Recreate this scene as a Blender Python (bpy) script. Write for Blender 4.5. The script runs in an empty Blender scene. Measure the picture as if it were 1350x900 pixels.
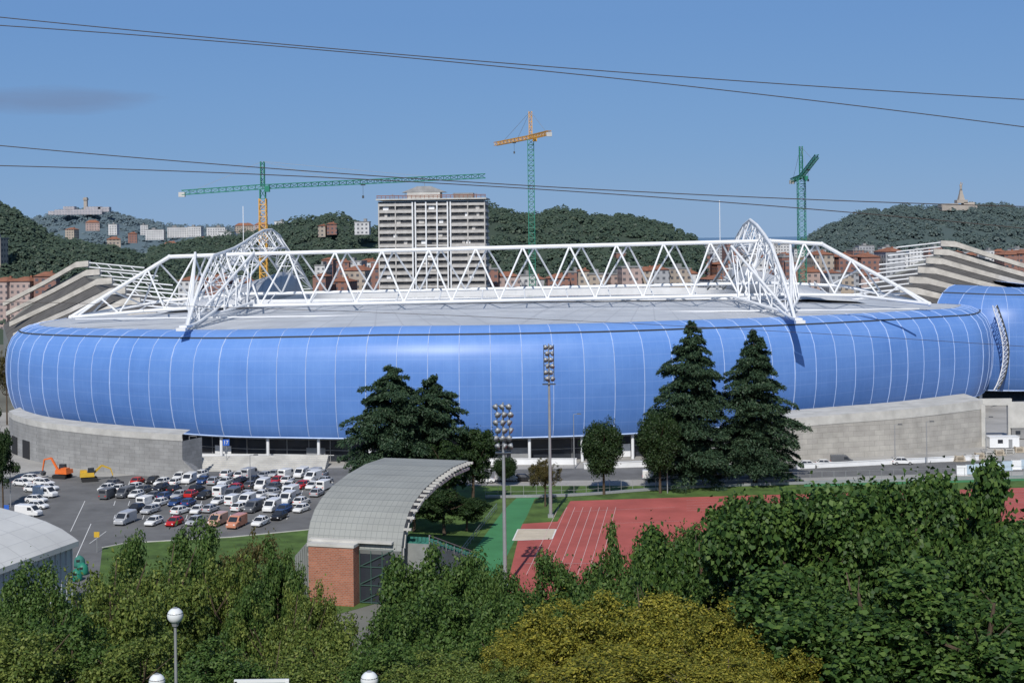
import bpy, math, random
import numpy as np
from mathutils import Vector, Matrix
random.seed(7); rng=np.random.default_rng(7)
S=bpy.context.scene
F=1900.0; H=51.0; A=0.0122
def P(px,py,Y):
    ox=px-675; oy=py-315
    return ((ox-A*oy)*Y/F, Y, H-(oy+A*ox)*Y/F)
def GP(px,py,z=0.0):
    ox=px-675; oy=py-315
    Y=F*(H-z)/(oy+A*ox)
    return ((ox-A*oy)*Y/F, Y, z)
# ---------------------------------------------------------------- materials
def newmat(n):
    m=bpy.data.materials.new(n); m.use_nodes=True
    nt=m.node_tree; b=nt.nodes['Principled BSDF']
    return m,nt,b
def ramp(nt,fac,stops):
    r=nt.nodes.new('ShaderNodeValToRGB')
    e=r.color_ramp.elements
    while len(e)<len(stops): e.new(0.5)
    for i,(p,c) in enumerate(stops):
        e[i].position=p; e[i].color=(*c,1)
    nt.links.new(fac,r.inputs[0]); return r.outputs[0]
def noise(nt,scale,detail=4,co='Object',vec=None,rough=0.6):
    n=nt.nodes.new('ShaderNodeTexNoise'); n.inputs['Scale'].default_value=scale
    n.inputs['Detail'].default_value=detail; n.inputs['Roughness'].default_value=rough
    if vec is None:
        t=nt.nodes.new('ShaderNodeTexCoord'); vec=t.outputs[co]
    nt.links.new(vec,n.inputs['Vector']); return n.outputs['Fac']
def math_(nt,op,a,b=None,c=None):
    n=nt.nodes.new('ShaderNodeMath'); n.operation=op
    for i,v in enumerate((a,b,c)):
        if v is None: continue
        if isinstance(v,(int,float)): n.inputs[i].default_value=v
        else: nt.links.new(v,n.inputs[i])
    return n.outputs[0]
def mixc(nt,fac,a,b,mode='MIX'):
    n=nt.nodes.new('ShaderNodeMix'); n.data_type='RGBA'; n.blend_type=mode
    for s,v in ((n.inputs[0],fac),(n.inputs[6],a),(n.inputs[7],b)):
        if isinstance(v,(int,float)): s.default_value=v
        elif isinstance(v,tuple): s.default_value=(*v,1)
        else: nt.links.new(v,s)
    return n.outputs[2]
def vary(name,c,amt=0.25,scale=0.5,rough=0.8,metal=0,spec=0.3,bump=0):
    m,nt,b=newmat(name)
    f=noise(nt,scale,6)
    lo=tuple(x*(1-amt) for x in c); hi=tuple(min(1,x*(1+amt)) for x in c)
    nt.links.new(ramp(nt,f,[(0.3,lo),(0.7,hi)]),b.inputs['Base Color'])
    b.inputs['Roughness'].default_value=rough; b.inputs['Metallic'].default_value=metal
    b.inputs['Specular IOR Level'].default_value=spec
    return m
def leafmat(name,c0,c1,c2,trans=0.3):
    m,nt,b=newmat(name)
    g=nt.nodes.new('ShaderNodeNewGeometry')
    n=noise(nt,0.55,3)
    f=math_(nt,'ADD',math_(nt,'MULTIPLY',g.outputs['Random Per Island'],0.6),math_(nt,'MULTIPLY',n,0.45))
    col=ramp(nt,f,[(0.15,c0),(0.5,c1),(0.9,c2)])
    nt.links.new(col,b.inputs['Base Color']); b.inputs['Roughness'].default_value=0.55
    b.inputs['Specular IOR Level'].default_value=0.3
    t=nt.nodes.new('ShaderNodeBsdfTranslucent'); nt.links.new(col,t.inputs[0])
    mx=nt.nodes.new('ShaderNodeMixShader'); mx.inputs[0].default_value=trans
    nt.links.new(b.outputs[0],mx.inputs[1]); nt.links.new(t.outputs[0],mx.inputs[2])
    nt.links.new(mx.outputs[0],nt.nodes['Material Output'].inputs[0])
    return m
def winmat(name,wall,win,px=3.2,pz=3.1,wx=(0.25,0.72),wz=(0.28,0.75),hz=0.0):
    m,nt,b=newmat(name)
    t=nt.nodes.new('ShaderNodeTexCoord'); s=nt.nodes.new('ShaderNodeSeparateXYZ'); nt.links.new(t.outputs['Object'],s.inputs[0])
    u=math_(nt,'FRACT',math_(nt,'DIVIDE',math_(nt,'ADD',math_(nt,'ADD',s.outputs[0],s.outputs[1]),500.0),px))
    v=math_(nt,'FRACT',math_(nt,'DIVIDE',s.outputs[2],pz))
    a=math_(nt,'MULTIPLY',math_(nt,'GREATER_THAN',u,wx[0]),math_(nt,'LESS_THAN',u,wx[1]))
    c=math_(nt,'MULTIPLY',math_(nt,'GREATER_THAN',v,wz[0]),math_(nt,'LESS_THAN',v,wz[1]))
    g=nt.nodes.new('ShaderNodeNewGeometry'); sn=nt.nodes.new('ShaderNodeSeparateXYZ'); nt.links.new(g.outputs['Normal'],sn.inputs[0])
    side=math_(nt,'LESS_THAN',math_(nt,'ABSOLUTE',sn.outputs[2]),0.5)
    f=math_(nt,'MULTIPLY',math_(nt,'MULTIPLY',a,c),side)
    wl=ramp(nt,noise(nt,0.15,4),[(0.3,tuple(x*0.8 for x in wall)),(0.7,tuple(min(1,x*1.15) for x in wall))])
    nt.links.new(mixc(nt,f,wl,win),b.inputs['Base Color']); b.inputs['Roughness'].default_value=0.7
    return m
def plain(name,c,rough=0.5,metal=0,spec=0.5):
    return vary(name,c,0.08,1.5,rough,metal,spec)
M={}
M['white']=vary('white_paint_steel',(0.78,0.79,0.8),0.07,0.4,0.4)
M['seam']=vary('membrane_seam',(0.44,0.56,0.8),0.15,0.4,0.4)
M['concrete']=vary('weathered_concrete',(0.52,0.49,0.44),0.22,0.35,0.9)
M['concrete2']=vary('pale_concrete',(0.5,0.49,0.46),0.18,0.3,0.9)
M['terr']=vary('terrace_concrete',(0.24,0.25,0.24),0.2,0.5,0.9)
M['shaderoof']=vary('gap_shade_stand_roofing',(0.11,0.105,0.1),0.25,0.3,0.9)  # roofing darkened in its colour to paint the shade between ribs
M['darkglass']=plain('dark_glass',(0.03,0.035,0.045),0.15)
M['dark']=plain('dark_void',(0.02,0.02,0.022),0.8)
M['steel']=plain('galvanised_steel',(0.35,0.36,0.37),0.45,0.3)
M['darksteel']=plain('dark_steel',(0.06,0.065,0.07),0.5)
M['asphalt']=vary('asphalt',(0.15,0.15,0.15),0.25,0.15,0.9)
M['paving']=vary('pale_paving',(0.36,0.35,0.33),0.2,0.1,0.9)
M['grass']=vary('grass',(0.075,0.13,0.03),0.45,0.25,0.95)
M['hillgrass']=vary('hillside_grass',(0.06,0.09,0.025),0.5,0.3,0.95)
M['track']=vary('red_track',(0.4,0.1,0.085),0.2,0.12,0.85)
M['greenpath']=vary('green_rubber',(0.06,0.22,0.09),0.15,0.15,0.85)
M['paint']=plain('road_paint',(0.75,0.75,0.73),0.7)
M['trackline']=plain('faded_lane_paint',(0.6,0.42,0.4),0.8)
M['sand']=vary('sand',(0.55,0.48,0.38),0.12,0.5,0.95)
M['ground']=vary('ground',(0.16,0.16,0.14),0.3,0.02,0.95)
M['bark']=vary('bark',(0.09,0.065,0.045),0.35,3,0.9)
M['greensteel']=plain('green_paint_steel',(0.02,0.2,0.13),0.5)
M['yellowsteel']=plain('yellow_paint_steel',(0.65,0.34,0.05),0.5)
M['orange']=plain('orange_paint',(0.75,0.16,0.03),0.4)
M['yellow']=plain('yellow_paint',(0.6,0.38,0.04),0.4)
M['redtile']=vary('red_tiles',(0.27,0.12,0.075),0.25,0.3,0.9)
M['greyroof']=vary('grey_roofing',(0.25,0.25,0.25),0.2,0.3,0.8)
M['tyre']=plain('rubber',(0.02,0.02,0.02),0.8)
M['lamp']=plain('lamp_lens',(0.8,0.8,0.78),0.15)
M['wire']=plain('wire',(0.07,0.055,0.05),0.6)
M['blue']=plain('blue_sign',(0.03,0.12,0.5),0.5)
M['teal']=vary('teal_seats',(0.04,0.18,0.145),0.4,1.2,0.7)
M['red']=plain('red_paint',(0.6,0.03,0.03),0.3)
M['fort']=vary('sandstone',(0.38,0.34,0.3),0.2,0.05,0.9)
def brickmat(name,c1,c2,mort,scale,w=0.5,h=0.25,ms=0.02,ob='Object'):
    m,nt,b=newmat(name)
    t=nt.nodes.new('ShaderNodeTexCoord'); s=nt.nodes.new('ShaderNodeSeparateXYZ'); nt.links.new(t.outputs[ob],s.inputs[0])
    cb=nt.nodes.new('ShaderNodeCombineXYZ'); nt.links.new(math_(nt,'ADD',s.outputs[0],math_(nt,'MULTIPLY',s.outputs[1],0.7)),cb.inputs[0]); nt.links.new(s.outputs[2],cb.inputs[1])
    k=nt.nodes.new('ShaderNodeTexBrick'); nt.links.new(cb.outputs[0],k.inputs[0])
    k.inputs['Color1'].default_value=(*c1,1);k.inputs['Color2'].default_value=(*c2,1);k.inputs['Mortar'].default_value=(*mort,1)
    k.inputs['Scale'].default_value=scale;k.inputs['Mortar Size'].default_value=ms
    k.inputs['Brick Width'].default_value=w;k.inputs['Row Height'].default_value=h
    f=noise(nt,0.3,5)
    nt.links.new(mixc(nt,1.0,k.outputs[0],ramp(nt,f,[(0.3,(0.7,0.7,0.7)),(0.7,(1,1,1))]),'MULTIPLY'),b.inputs['Base Color'])
    b.inputs['Roughness'].default_value=0.9
    return m
M['stone']=brickmat('stone_blocks',(0.37,0.37,0.365),(0.31,0.31,0.305),(0.24,0.24,0.24),1.0,1.6,0.8,0.03)
M['brick']=brickmat('red_brick',(0.48,0.17,0.095),(0.36,0.12,0.065),(0.35,0.25,0.2),1.0,0.5,0.25,0.03)
M['rwall']=brickmat('beige_panels',(0.48,0.46,0.42),(0.42,0.4,0.37),(0.25,0.24,0.22),1.0,3.0,1.2,0.03)
def gridroof(name,c,c2,sx,sy,ob='UV',rough=0.5,metal=0.0,lw=0.1,fs=0.6):
    m,nt,b=newmat(name)
    t=nt.nodes.new('ShaderNodeTexCoord'); s=nt.nodes.new('ShaderNodeSeparateXYZ'); nt.links.new(t.outputs[ob],s.inputs[0])
    a=math_(nt,'LESS_THAN',math_(nt,'FRACT',math_(nt,'MULTIPLY',s.outputs[0],sx)),lw)
    d=math_(nt,'LESS_THAN',math_(nt,'FRACT',math_(nt,'MULTIPLY',s.outputs[1],sy)),lw)
    f=math_(nt,'MULTIPLY',math_(nt,'MAXIMUM',a,d),fs)
    w=ramp(nt,noise(nt,0.12,6),[(0.3,tuple(x*0.85 for x in c)),(0.7,tuple(min(1,x*1.12) for x in c))])
    nt.links.new(mixc(nt,f,w,c2),b.inputs['Base Color']); b.inputs['Roughness'].default_value=rough; b.inputs['Metallic'].default_value=metal
    return m
M['deck']=gridroof('roof_deck',(0.52,0.54,0.57),(0.36,0.37,0.4),1.0,6.0,fs=.45,lw=.08)
M['standroof']=gridroof('stand_roof',(0.29,0.3,0.285),(0.15,0.16,0.16),1.0,1.0,rough=.7)
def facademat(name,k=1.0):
    m,nt,b=newmat(name)
    t=nt.nodes.new('ShaderNodeTexCoord'); s=nt.nodes.new('ShaderNodeSeparateXYZ'); nt.links.new(t.outputs['UV'],s.inputs[0])
    u,v=s.outputs[0],s.outputs[1]
    cb2=nt.nodes.new('ShaderNodeCombineXYZ'); nt.links.new(math_(nt,'FLOOR',u),cb2.inputs[0]); nt.links.new(math_(nt,'FLOOR',math_(nt,'MULTIPLY',v,3)),cb2.inputs[1])
    wn2=nt.nodes.new('ShaderNodeTexWhiteNoise'); nt.links.new(cb2.outputs[0],wn2.inputs[0])
    mp=nt.nodes.new('ShaderNodeMapping'); nt.links.new(t.outputs['UV'],mp.inputs[0]); mp.inputs['Scale'].default_value=(0.45,8,1)
    nz=noise(nt,1.0,5,vec=mp.outputs[0])
    mp2=nt.nodes.new('ShaderNodeMapping'); nt.links.new(t.outputs['UV'],mp2.inputs[0]); mp2.inputs['Scale'].default_value=(1.2,2.5,1)
    nz2=noise(nt,1.0,6,vec=mp2.outputs[0],rough=.75)
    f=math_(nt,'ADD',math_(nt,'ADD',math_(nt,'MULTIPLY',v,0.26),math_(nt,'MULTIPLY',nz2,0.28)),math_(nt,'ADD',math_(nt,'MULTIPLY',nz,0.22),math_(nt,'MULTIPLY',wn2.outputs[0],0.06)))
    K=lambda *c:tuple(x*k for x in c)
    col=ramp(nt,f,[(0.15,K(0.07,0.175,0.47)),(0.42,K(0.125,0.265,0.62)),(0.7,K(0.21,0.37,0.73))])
    a=math_(nt,'LESS_THAN',math_(nt,'FRACT',math_(nt,'MULTIPLY',u,4)),0.05)
    d=math_(nt,'LESS_THAN',math_(nt,'FRACT',math_(nt,'MULTIPLY',v,10)),0.07)
    col=mixc(nt,math_(nt,'MULTIPLY',a,0.12),col,(0.34,0.48,0.8))
    col=mixc(nt,math_(nt,'MULTIPLY',d,0.14),col,(0.34,0.48,0.8))
    nt.links.new(col,b.inputs['Base Color']); b.inputs['Roughness'].default_value=0.4
    b.inputs['Specular IOR Level'].default_value=0.35
    return m
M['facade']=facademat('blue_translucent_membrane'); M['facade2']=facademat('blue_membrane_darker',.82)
# ---------------------------------------------------------------- geometry
class G:
    def __init__(s): s.V=[];s.F=[];s.MI=[];s.UV=[];s.m=0
    def f(s,idx,uv=None): s.F.append(tuple(idx)); s.MI.append(s.m); s.UV.append(uv)
    def box(s,c,d,rz=0,taper=1.0):
        cx,cy,cz=c; n=len(s.V); co,si=math.cos(rz),math.sin(rz)
        for z in (-.5,.5):
            k=taper if z>0 else 1
            for x,y in ((-.5,-.5),(.5,-.5),(.5,.5),(-.5,.5)):
                X=x*d[0]*k;Y=y*d[1]*k
                s.V.append((cx+X*co-Y*si,cy+X*si+Y*co,cz+z*d[2]))
        for q in ((0,3,2,1),(4,5,6,7),(0,1,5,4),(1,2,6,5),(2,3,7,6),(3,0,4,7)): s.f([n+i for i in q])
    def tube(s,a,b,r,r2=None,n=6):
        a=Vector(a);b=Vector(b);r2=r if r2 is None else r2
        d=(b-a)
        if d.length<1e-6: return
        d.normalize(); t=d.orthogonal().normalized(); w=d.cross(t); k=len(s.V)
        for p,q in ((a,r),(b,r2)):
            for i in range(n):
                an=2*math.pi*i/n; v=p+(t*math.cos(an)+w*math.sin(an))*q; s.V.append(tuple(v))
        for i in range(n):
            j=(i+1)%n; s.f((k+i,k+j,k+n+j,k+n+i))
        s.f([k+n-1-i for i in range(n)]); s.f([k+n+i for i in range(n)])
    def path(s,pts,r,n=6):
        for a,b in zip(pts[:-1],pts[1:]): s.tube(a,b,r,n=n)
    def sphere(s,c,r,nu=14,nv=8,sz=1.0):
        k=len(s.V)
        for i in range(nv+1):
            th=math.pi*i/nv
            for j in range(nu):
                ph=2*math.pi*j/nu
                s.V.append((c[0]+r*math.sin(th)*math.cos(ph),c[1]+r*math.sin(th)*math.sin(ph),c[2]+r*sz*math.cos(th)))
        for i in range(nv):
            for j in range(nu):
                s.f((k+i*nu+j,k+(i+1)*nu+j,k+(i+1)*nu+(j+1)%nu,k+i*nu+(j+1)%nu))
    def loft(s,rings,close=True,caps=True,uvs=None):
        k=len(s.V); n=len(rings[0])
        for r in rings: s.V.extend([tuple(p) for p in r])
        for i in range(len(rings)-1):
            for j in range(n if close else n-1):
                jj=(j+1)%n
                uv=None
                if uvs: uv=[uvs(i,j),uvs(i,j+1),uvs(i+1,j+1),uvs(i+1,j)]
                s.f((k+i*n+j,k+i*n+jj,k+(i+1)*n+jj,k+(i+1)*n+j),uv)
        if caps and close:
            s.f([k+n-1-j for j in range(n)]); s.f([k+(len(rings)-1)*n+j for j in range(n)])
    def poly(s,pts):
        k=len(s.V); s.V.extend([tuple(p) for p in pts]); s.f(range(k,k+len(pts)))
    def mesh(s,name,mats,smooth=False,off=(0,0,0)):
        me=bpy.data.meshes.new(name)
        V=[(v[0]-off[0],v[1]-off[1],v[2]-off[2]) for v in s.V]
        me.from_pydata(V,[],s.F)
        for m in (mats if isinstance(mats,(list,tuple)) else [mats]): me.materials.append(m)
        me.polygons.foreach_set('material_index',s.MI)
        if any(u is not None for u in s.UV):
            uvl=me.uv_layers.new(name='UVMap'); dat=[]
            for fc,u in zip(s.F,s.UV):
                if u is None: dat+= [0,0]*len(fc)
                else:
                    for q in u: dat+=[q[0],q[1]]
            uvl.data.foreach_set('uv',dat)
        if smooth: me.polygons.foreach_set('use_smooth',[True]*len(me.polygons))
        me.update(); return me
def tag(o,label=None,category=None,group=None,kind=None):
    if label:o['label']=label
    if category:o['category']=category
    if group:o['group']=group
    if kind:o['kind']=kind
def link(o): S.collection.objects.link(o); return o
def thing(name,loc,label,category,rz=0,group=None,scale=1):
    o=bpy.data.objects.new(name,None); o.location=loc; o.rotation_euler=(0,0,rz); o.scale=(scale,)*3
    o.empty_display_size=0.5
    tag(o,label,category,group); return link(o)
def part(parent,name,g,mats,smooth=False,off=(0,0,0),label=None):
    me=g if isinstance(g,bpy.types.Mesh) else g.mesh(name,mats,smooth,off)
    o=bpy.data.objects.new(name,me); o.parent=parent
    if label:o['label']=label
    return link(o)
def solid(name,g,mats,loc=(0,0,0),label=None,category=None,group=None,kind=None,smooth=False,rz=0,world=False):
    me=g if isinstance(g,bpy.types.Mesh) else g.mesh(name,mats,smooth,loc if world else (0,0,0))
    o=bpy.data.objects.new(name,me); o.location=loc; o.rotation_euler=(0,0,rz)
    tag(o,label,category,group,kind); return link(o)
# ---------------------------------------------------------------- terrain
PR=[(-80,52),(0,48),(20,42.5),(47,34),(70,24),(100,10.5),(130,2.6),(150,0)]
def TZ(y):
    return float(np.interp(y,[p[0] for p in PR],[p[1] for p in PR]))
g=G(); xs=[-30000,-3000,-500]+list(range(-200,201,20))+[500,3000,30000]
ys=[-80,-40,0,10,20,30,40,47,55,62,70,80,90,100,110,120,130,140,150,200,400,1000,3000]
rows=[[(x,y,TZ(y)+(math.sin(x*0.07+y*0.11)*0.35 if 25<y<145 and abs(x)<201 else 0)) for x in xs] for y in ys]
g.loft(rows,close=False)
for i,fc in enumerate(g.F):
    g.MI[i]=1 if g.V[fc[0]][1]<149 else 0
solid('ground',g,[M['ground'],M['hillgrass']],kind='structure',smooth=True)
g=G(); g.poly([(-30000,2999,0.0),(30000,2999,0.0),(30000,60000,0),(-30000,60000,0)])
solid('sea',g,vary('sea_water',(0.12,0.2,0.3),0.05,0.001,0.35),kind='structure')
def sheet(name,pp,z,mat,px=True):
    g=G(); pts=[GP(a,b,z) if px else (a,b,z) for a,b in pp]
    g.poly(pts)
    me=g.mesh(name,mat); me.update()
    if me.polygons[0].normal.z<0: me.flip_normals()
    return solid(name,me,None,kind='structure')
sheet('plaza_pavement',[(-200,292),(230,292),(230,440),(-200,440)],0.01,M['paving'],False)
sheet('car_park_road',[(-40,770),(-40,628),(150,628),(240,620),(470,616),(640,618),(640,640),(455,665),(440,700),(300,715),(160,722),(135,790),(60,790)],0.02,M['asphalt'])
sheet('service_road',[(640,619),(640,634),(1040,630),(1380,620),(1380,606),(1040,612)],0.024,M['asphalt'])
sheet('grass',[(135,722),(165,716),(305,708),(440,695),(455,668),(620,655),(620,760),(300,850),(120,850)],0.03,M['grass'])
sheet('grass',[(600,640),(950,640),(1350,630),(1500,630),(1500,800),(600,800)],0.036,M['grass'])
sheet('running_track_ground',[(664,790),(688,690),(735,687),(752,660),(905,655),(1400,641),(1400,790)],0.045,M['track'])
sheet('green_path',[(603,760),(612,742),(664,672),(682,655),(712,653),(690,688),(672,725),(655,760)],0.05,M['greenpath'])
sheet('grass',[(705,657),(752,655),(735,686),(691,688)],0.055,M['grass'])
sheet('path',[(1060,634),(1400,625),(1400,632),(1060,641)],0.06,M['greenpath'])
sheet('grass',[(990,664),(1240,657),(1270,664),(1050,676)],0.065,M['grass'])
sheet('sand_pit_ground',[(676,712),(683,697),(733,697),(728,710)],0.06,M['sand'])
g=G()
def gline(a,b,w,z=0.07):
    a=Vector(GP(*a,z)) if len(a)==2 else Vector(a); b=Vector(GP(*b,z)) if len(b)==2 else Vector(b)
    d=(b-a).normalized(); n=Vector((-d.y,d.x,0))*w/2
    g.poly([a-n,b-n,b+n,a+n])
for k in range(8):
    xb=694+k*13.5
    t=(757-668)/(757-315)
    gline((xb,757),(xb+(905-xb)*t,668),0.09)
gline((690,742),(800,742),0.12); gline((752,674),(890,668),0.09); gline((790,690),(900,686),0.08)
for k in range(5): gline((905,659+k*3.4),(1390,646+k*3.6),0.08)
solid('track_marking',g,M['trackline'],kind='structure')
g=G()
gline((676,712),(728,710),0.22,.075);gline((683,697),(733,697),0.22,.075);gline((728,710),(733,697),0.22,.075);gline((676,712),(683,697),0.22,.075)
solid('track_marking',g,M['paint'],kind='structure')
g=G()
for r,(x0,x1) in ((640,(150,440)),(652,(150,425)),(666,(150,405)),(684,(150,385))):
    for x in range(x0,x1,19): gline((x,r),(x+2,r-6),0.12,0.032)
gline((93,700),(112,660),0.12,0.032);gline((118,716),(140,700),0.12,0.032);gline((100,735),(120,690),0.12,0.032)
solid('road_marking',g,M['paint'],kind='structure')
g=G()
kp=[(135,722),(165,716),(305,708),(440,695),(455,668)]
for a,b in zip(kp[:-1],kp[1:]):
    p=Vector(GP(*a));q=Vector(GP(*b)); d=(q-p); an=math.atan2(d.y,d.x); c=(p+q)/2
    g.box((c.x,c.y,0.07),(d.length,0.3,0.14),an)
solid('kerb',g,M['concrete2'],kind='structure')
# ---------------------------------------------------------------- stadium
def catmull(pts,step):
    pts=[np.array(p,float) for p in pts]; P_=[2*pts[0]-pts[1]]+pts+[2*pts[-1]-pts[-2]]; out=[]
    for i in range(1,len(P_)-2):
        for t in np.linspace(0,1,40,endpoint=False):
            a,b,c,d=P_[i-1],P_[i],P_[i+1],P_[i+2]
            out.append(0.5*((2*b)+(c-a)*t+(2*a-5*b+4*c-d)*t*t+(3*b-a-3*c+d)*t**3))
    out.append(pts[-1]); out=np.array(out)
    s=np.concatenate([[0],np.cumsum(np.linalg.norm(np.diff(out,axis=0),axis=1))])
    n=max(2,int(s[-1]/step)); ss=np.linspace(0,s[-1],n+1)
    return np.stack([np.interp(ss,s,out[:,k]) for k in range(out.shape[1])],1)
ZB=6.0
pl=[(20,537),(60,552),(250,572),(400,577),(600,578),(800,573),(950,563),(1100,548),(1250,528),(1290,521)]
front=[GP(a,b,ZB)[:2] for a,b in pl]
plan=[(-138,455),(-141,428)]+front+[(138.5,424),(136,433),(131,438)]
st=catmull(plan,1.75)
def normals(st):
    t=np.gradient(st,axis=0); t/=np.linalg.norm(t,axis=1)[:,None]
    return np.stack([t[:,1],-t[:,0]],1)
nr=normals(st)
prof=[(0,0),(0.8,0.06),(1.5,0.16),(2.1,0.3),(2.3,0.45),(2.2,0.6),(1.7,0.74),(0.6,0.85),(-1.2,0.93),(-3.6,0.98),(-6.5,1.0)]
prof2=[(0,0),(1.3,0.06),(2.3,0.16),(3.0,0.3),(3.2,0.45),(2.8,0.6),(1.8,0.74),(0,0.85),(-3,0.93),(-7,0.98),(-11,1.0)]
stad=thing('stadium',(0,460,0),'football stadium wrapped in blue translucent membrane with white roof trusses','stadium')
OFF=(0,460,0)
def spart(name,g,mats,smooth=False,label=None): return part(stad,name,g,mats,smooth,OFF,label)
def facade(st,nr,zt,zb,name='facade',seam=4,prof=prof,mat='facade'):
    g=G(); rings=[]
    pl_=[0]
    for a,b in zip(prof[:-1],prof[1:]): pl_.append(pl_[-1]+math.hypot((b[0]-a[0])/24,(b[1]-a[1])))
    tot=pl_[-1]
    for p,n,z in zip(st,nr,zt):
        rings.append([(p[0]+n[0]*o,p[1]+n[1]*o,zb+(z-zb)*h) for o,h in prof])
    g.loft(rings,close=False,uvs=lambda i,j:(i/seam,pl_[j]/tot))
    g.m=1
    for i in range(0,len(st),seam):
        n=nr[i]; pts=[(x+n[0]*0.02,y+n[1]*0.02,z+0.02) for x,y,z in rings[i]]
        g.path(pts,0.09 if random.random()<.7 else .13,5)
    g.path([r[0] for r in rings],0.2,5)
    g.m=2; g.path([(r[-3][0],r[-3][1],r[-3][2]+0.08) for r in rings],0.24,4)
    o=spart(name,g,[M[mat],M['seam'],M['darksteel']])
    o.data.polygons.foreach_set('use_smooth',[mi==0 for mi in g.MI]); o.data.update()
    return rings
zt=[31.2-2.4*max(0,(-x-30)/110)-1.2*max(0,(x-40)/100) for x,y in st]
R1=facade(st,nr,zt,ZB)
st2=catmull([(129,437),(140,427),(153,425),(165,432),(174,450),(180,520)],1.75); nr2=normals(st2)
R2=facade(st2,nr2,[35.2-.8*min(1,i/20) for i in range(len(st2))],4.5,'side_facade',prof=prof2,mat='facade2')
g=G()
def lx(h,k): return (139.0+2.9*math.sin(math.pi*min(1,h*1.02)**.85) if k==0 else 141.0+3.3*math.sin(math.pi*min(1,h)**.85))
hh_=np.linspace(0,1,19)
pa=[(lx(h,0),417.5,5.5+24.5*h) for h in hh_]; pb=[(lx(h,1),420,5.5+24.5*h) for h in hh_]
g.path(pa,.16); g.m=1; g.path(pb,.3); g.m=0
for i in range(18): g.tube(pa[i],pb[i+1],.09); g.tube(pb[i],pa[i+1],.09); g.tube(pa[i],pb[i],.09)
spart('lattice_panel',g,[M['white'],M['darksteel']])
g=G(); inn=[(p[0]-n[0]*4.5,p[1]-n[1]*4.5) for p,n in zip(st,nr)]
g.loft([[(x,y,0),(x,y,6.4)] for x,y in inn],close=False)
g.m=1
for i in range(0,len(inn),3):
    x,y=inn[i]; n=nr[i]; g.box((x+n[0]*.05,y+n[1]*.05,3.1),(0.14,0.14,6.2),math.atan2(n[1],n[0]))
for z in (2.6,5.0): g.path([(x+n[0]*.08,y+n[1]*.08,z) for (x,y),n in zip(inn,nr)],0.09,4)
spart('glazed_ground_floor',g,[M['darkglass'],M['steel']])
g=G(); g.loft([[(a[0][0],a[0][1],ZB),(x,y,6.3)] for a,(x,y) in zip(R1,inn)],close=False)
spart('soffit',g,M['concrete2'])
for i in range(10,len(st)-6,7):
    g=G(); p=st[i]-nr[i]*1.2; g.tube((p[0],p[1],0),(p[0],p[1],6.2),0.35,n=8); spart('column',g,M['white'])
for i in range(30,len(st)-20,14):
    g=G(); x,y=inn[i]; n=nr[i]; g.box((x+n[0]*.25,y+n[1]*.25,1.6),(0.1,4.6,3.0),math.atan2(n[1],n[0])); spart('door',g,M['white'] if i%4 else M['steel'])
g=G(); q=Vector(GP(393,604,0)); g.box((q.x,q.y+1,2.8),(3.6,1,4.2)); spart('door',g,M['orange'],label='orange brown timber door')
outer=[(r[-1][0],r[-1][1],r[-1][2]-0.05) for r in R1]
back=catmull([(outer[-1][0],outer[-1][1]),(134,480),(128,525),(100,565),(50,582),(-50,582),(-100,565),(-122,525),(-128,480),(outer[0][0],outer[0][1])],4)
outer+= [(p[0],p[1],29.0) for p in back[1:-1]]
def inner(x,y,hx=74,hy=56,cy=463,z=32.9):
    dx,dy=x,(y-cy); a=math.atan2(dy/80,dx/130); c,s_=math.cos(a),math.sin(a)
    return (hx*math.copysign(abs(c)**0.35,c),cy+hy*math.copysign(abs(s_)**0.35,s_),z)
inr=[inner(x,y) for x,y,z in outer]
mid=[((a[0]+b[0])/2,(a[1]+b[1])/2,(a[2]+b[2])/2+0.2) for a,b in zip(outer,inr)]
g=G(); Ls=[list(t) for t in zip(outer,mid,inr,[(a,b,c-2.5) for a,b,c in inr])]; Ls.append(Ls[0])
g.loft(Ls,close=False,uvs=lambda i,j:(i/4,j/3))
for i in range(len(g.F)):
    if i%3==2: g.MI[i]=1
spart('roof_deck',g,[M['deck'],M['white']])
g=G()
for (xa,za,xb,zb_,Y,hh) in ((-112,31.6,104,32.2,369,0.3),(-74,33.8,74,34.2,407,1.5)):
    g.box(((xa+xb)/2,Y,(za+zb_)/2),(xb-xa,0.6,hh))
spart('roof_edge_beam',g,M['white'])
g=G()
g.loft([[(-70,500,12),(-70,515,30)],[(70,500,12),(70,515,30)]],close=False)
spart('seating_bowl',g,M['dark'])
for sx in (-1,1):
    g=G(); rings=[]
    for k in range(13):
        a=math.pi*k/12; yy=455-48*math.cos(a)
        zc=33+9*math.sin(a)
        rings.append([(sx*74,yy,33),(sx*73,yy,zc-0.5),(sx*83,yy,zc*0.35+33*0.65+2*math.sin(a)),(sx*100,yy,32.0)])
    g.loft(rings,close=False,uvs=lambda i,j:(i/3,j)); spart('curved_roof_shell',g,M['deck'],True)
def lerp(a,b,t): return tuple(x+(y-x)*t for x,y in zip(a,b))
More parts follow.
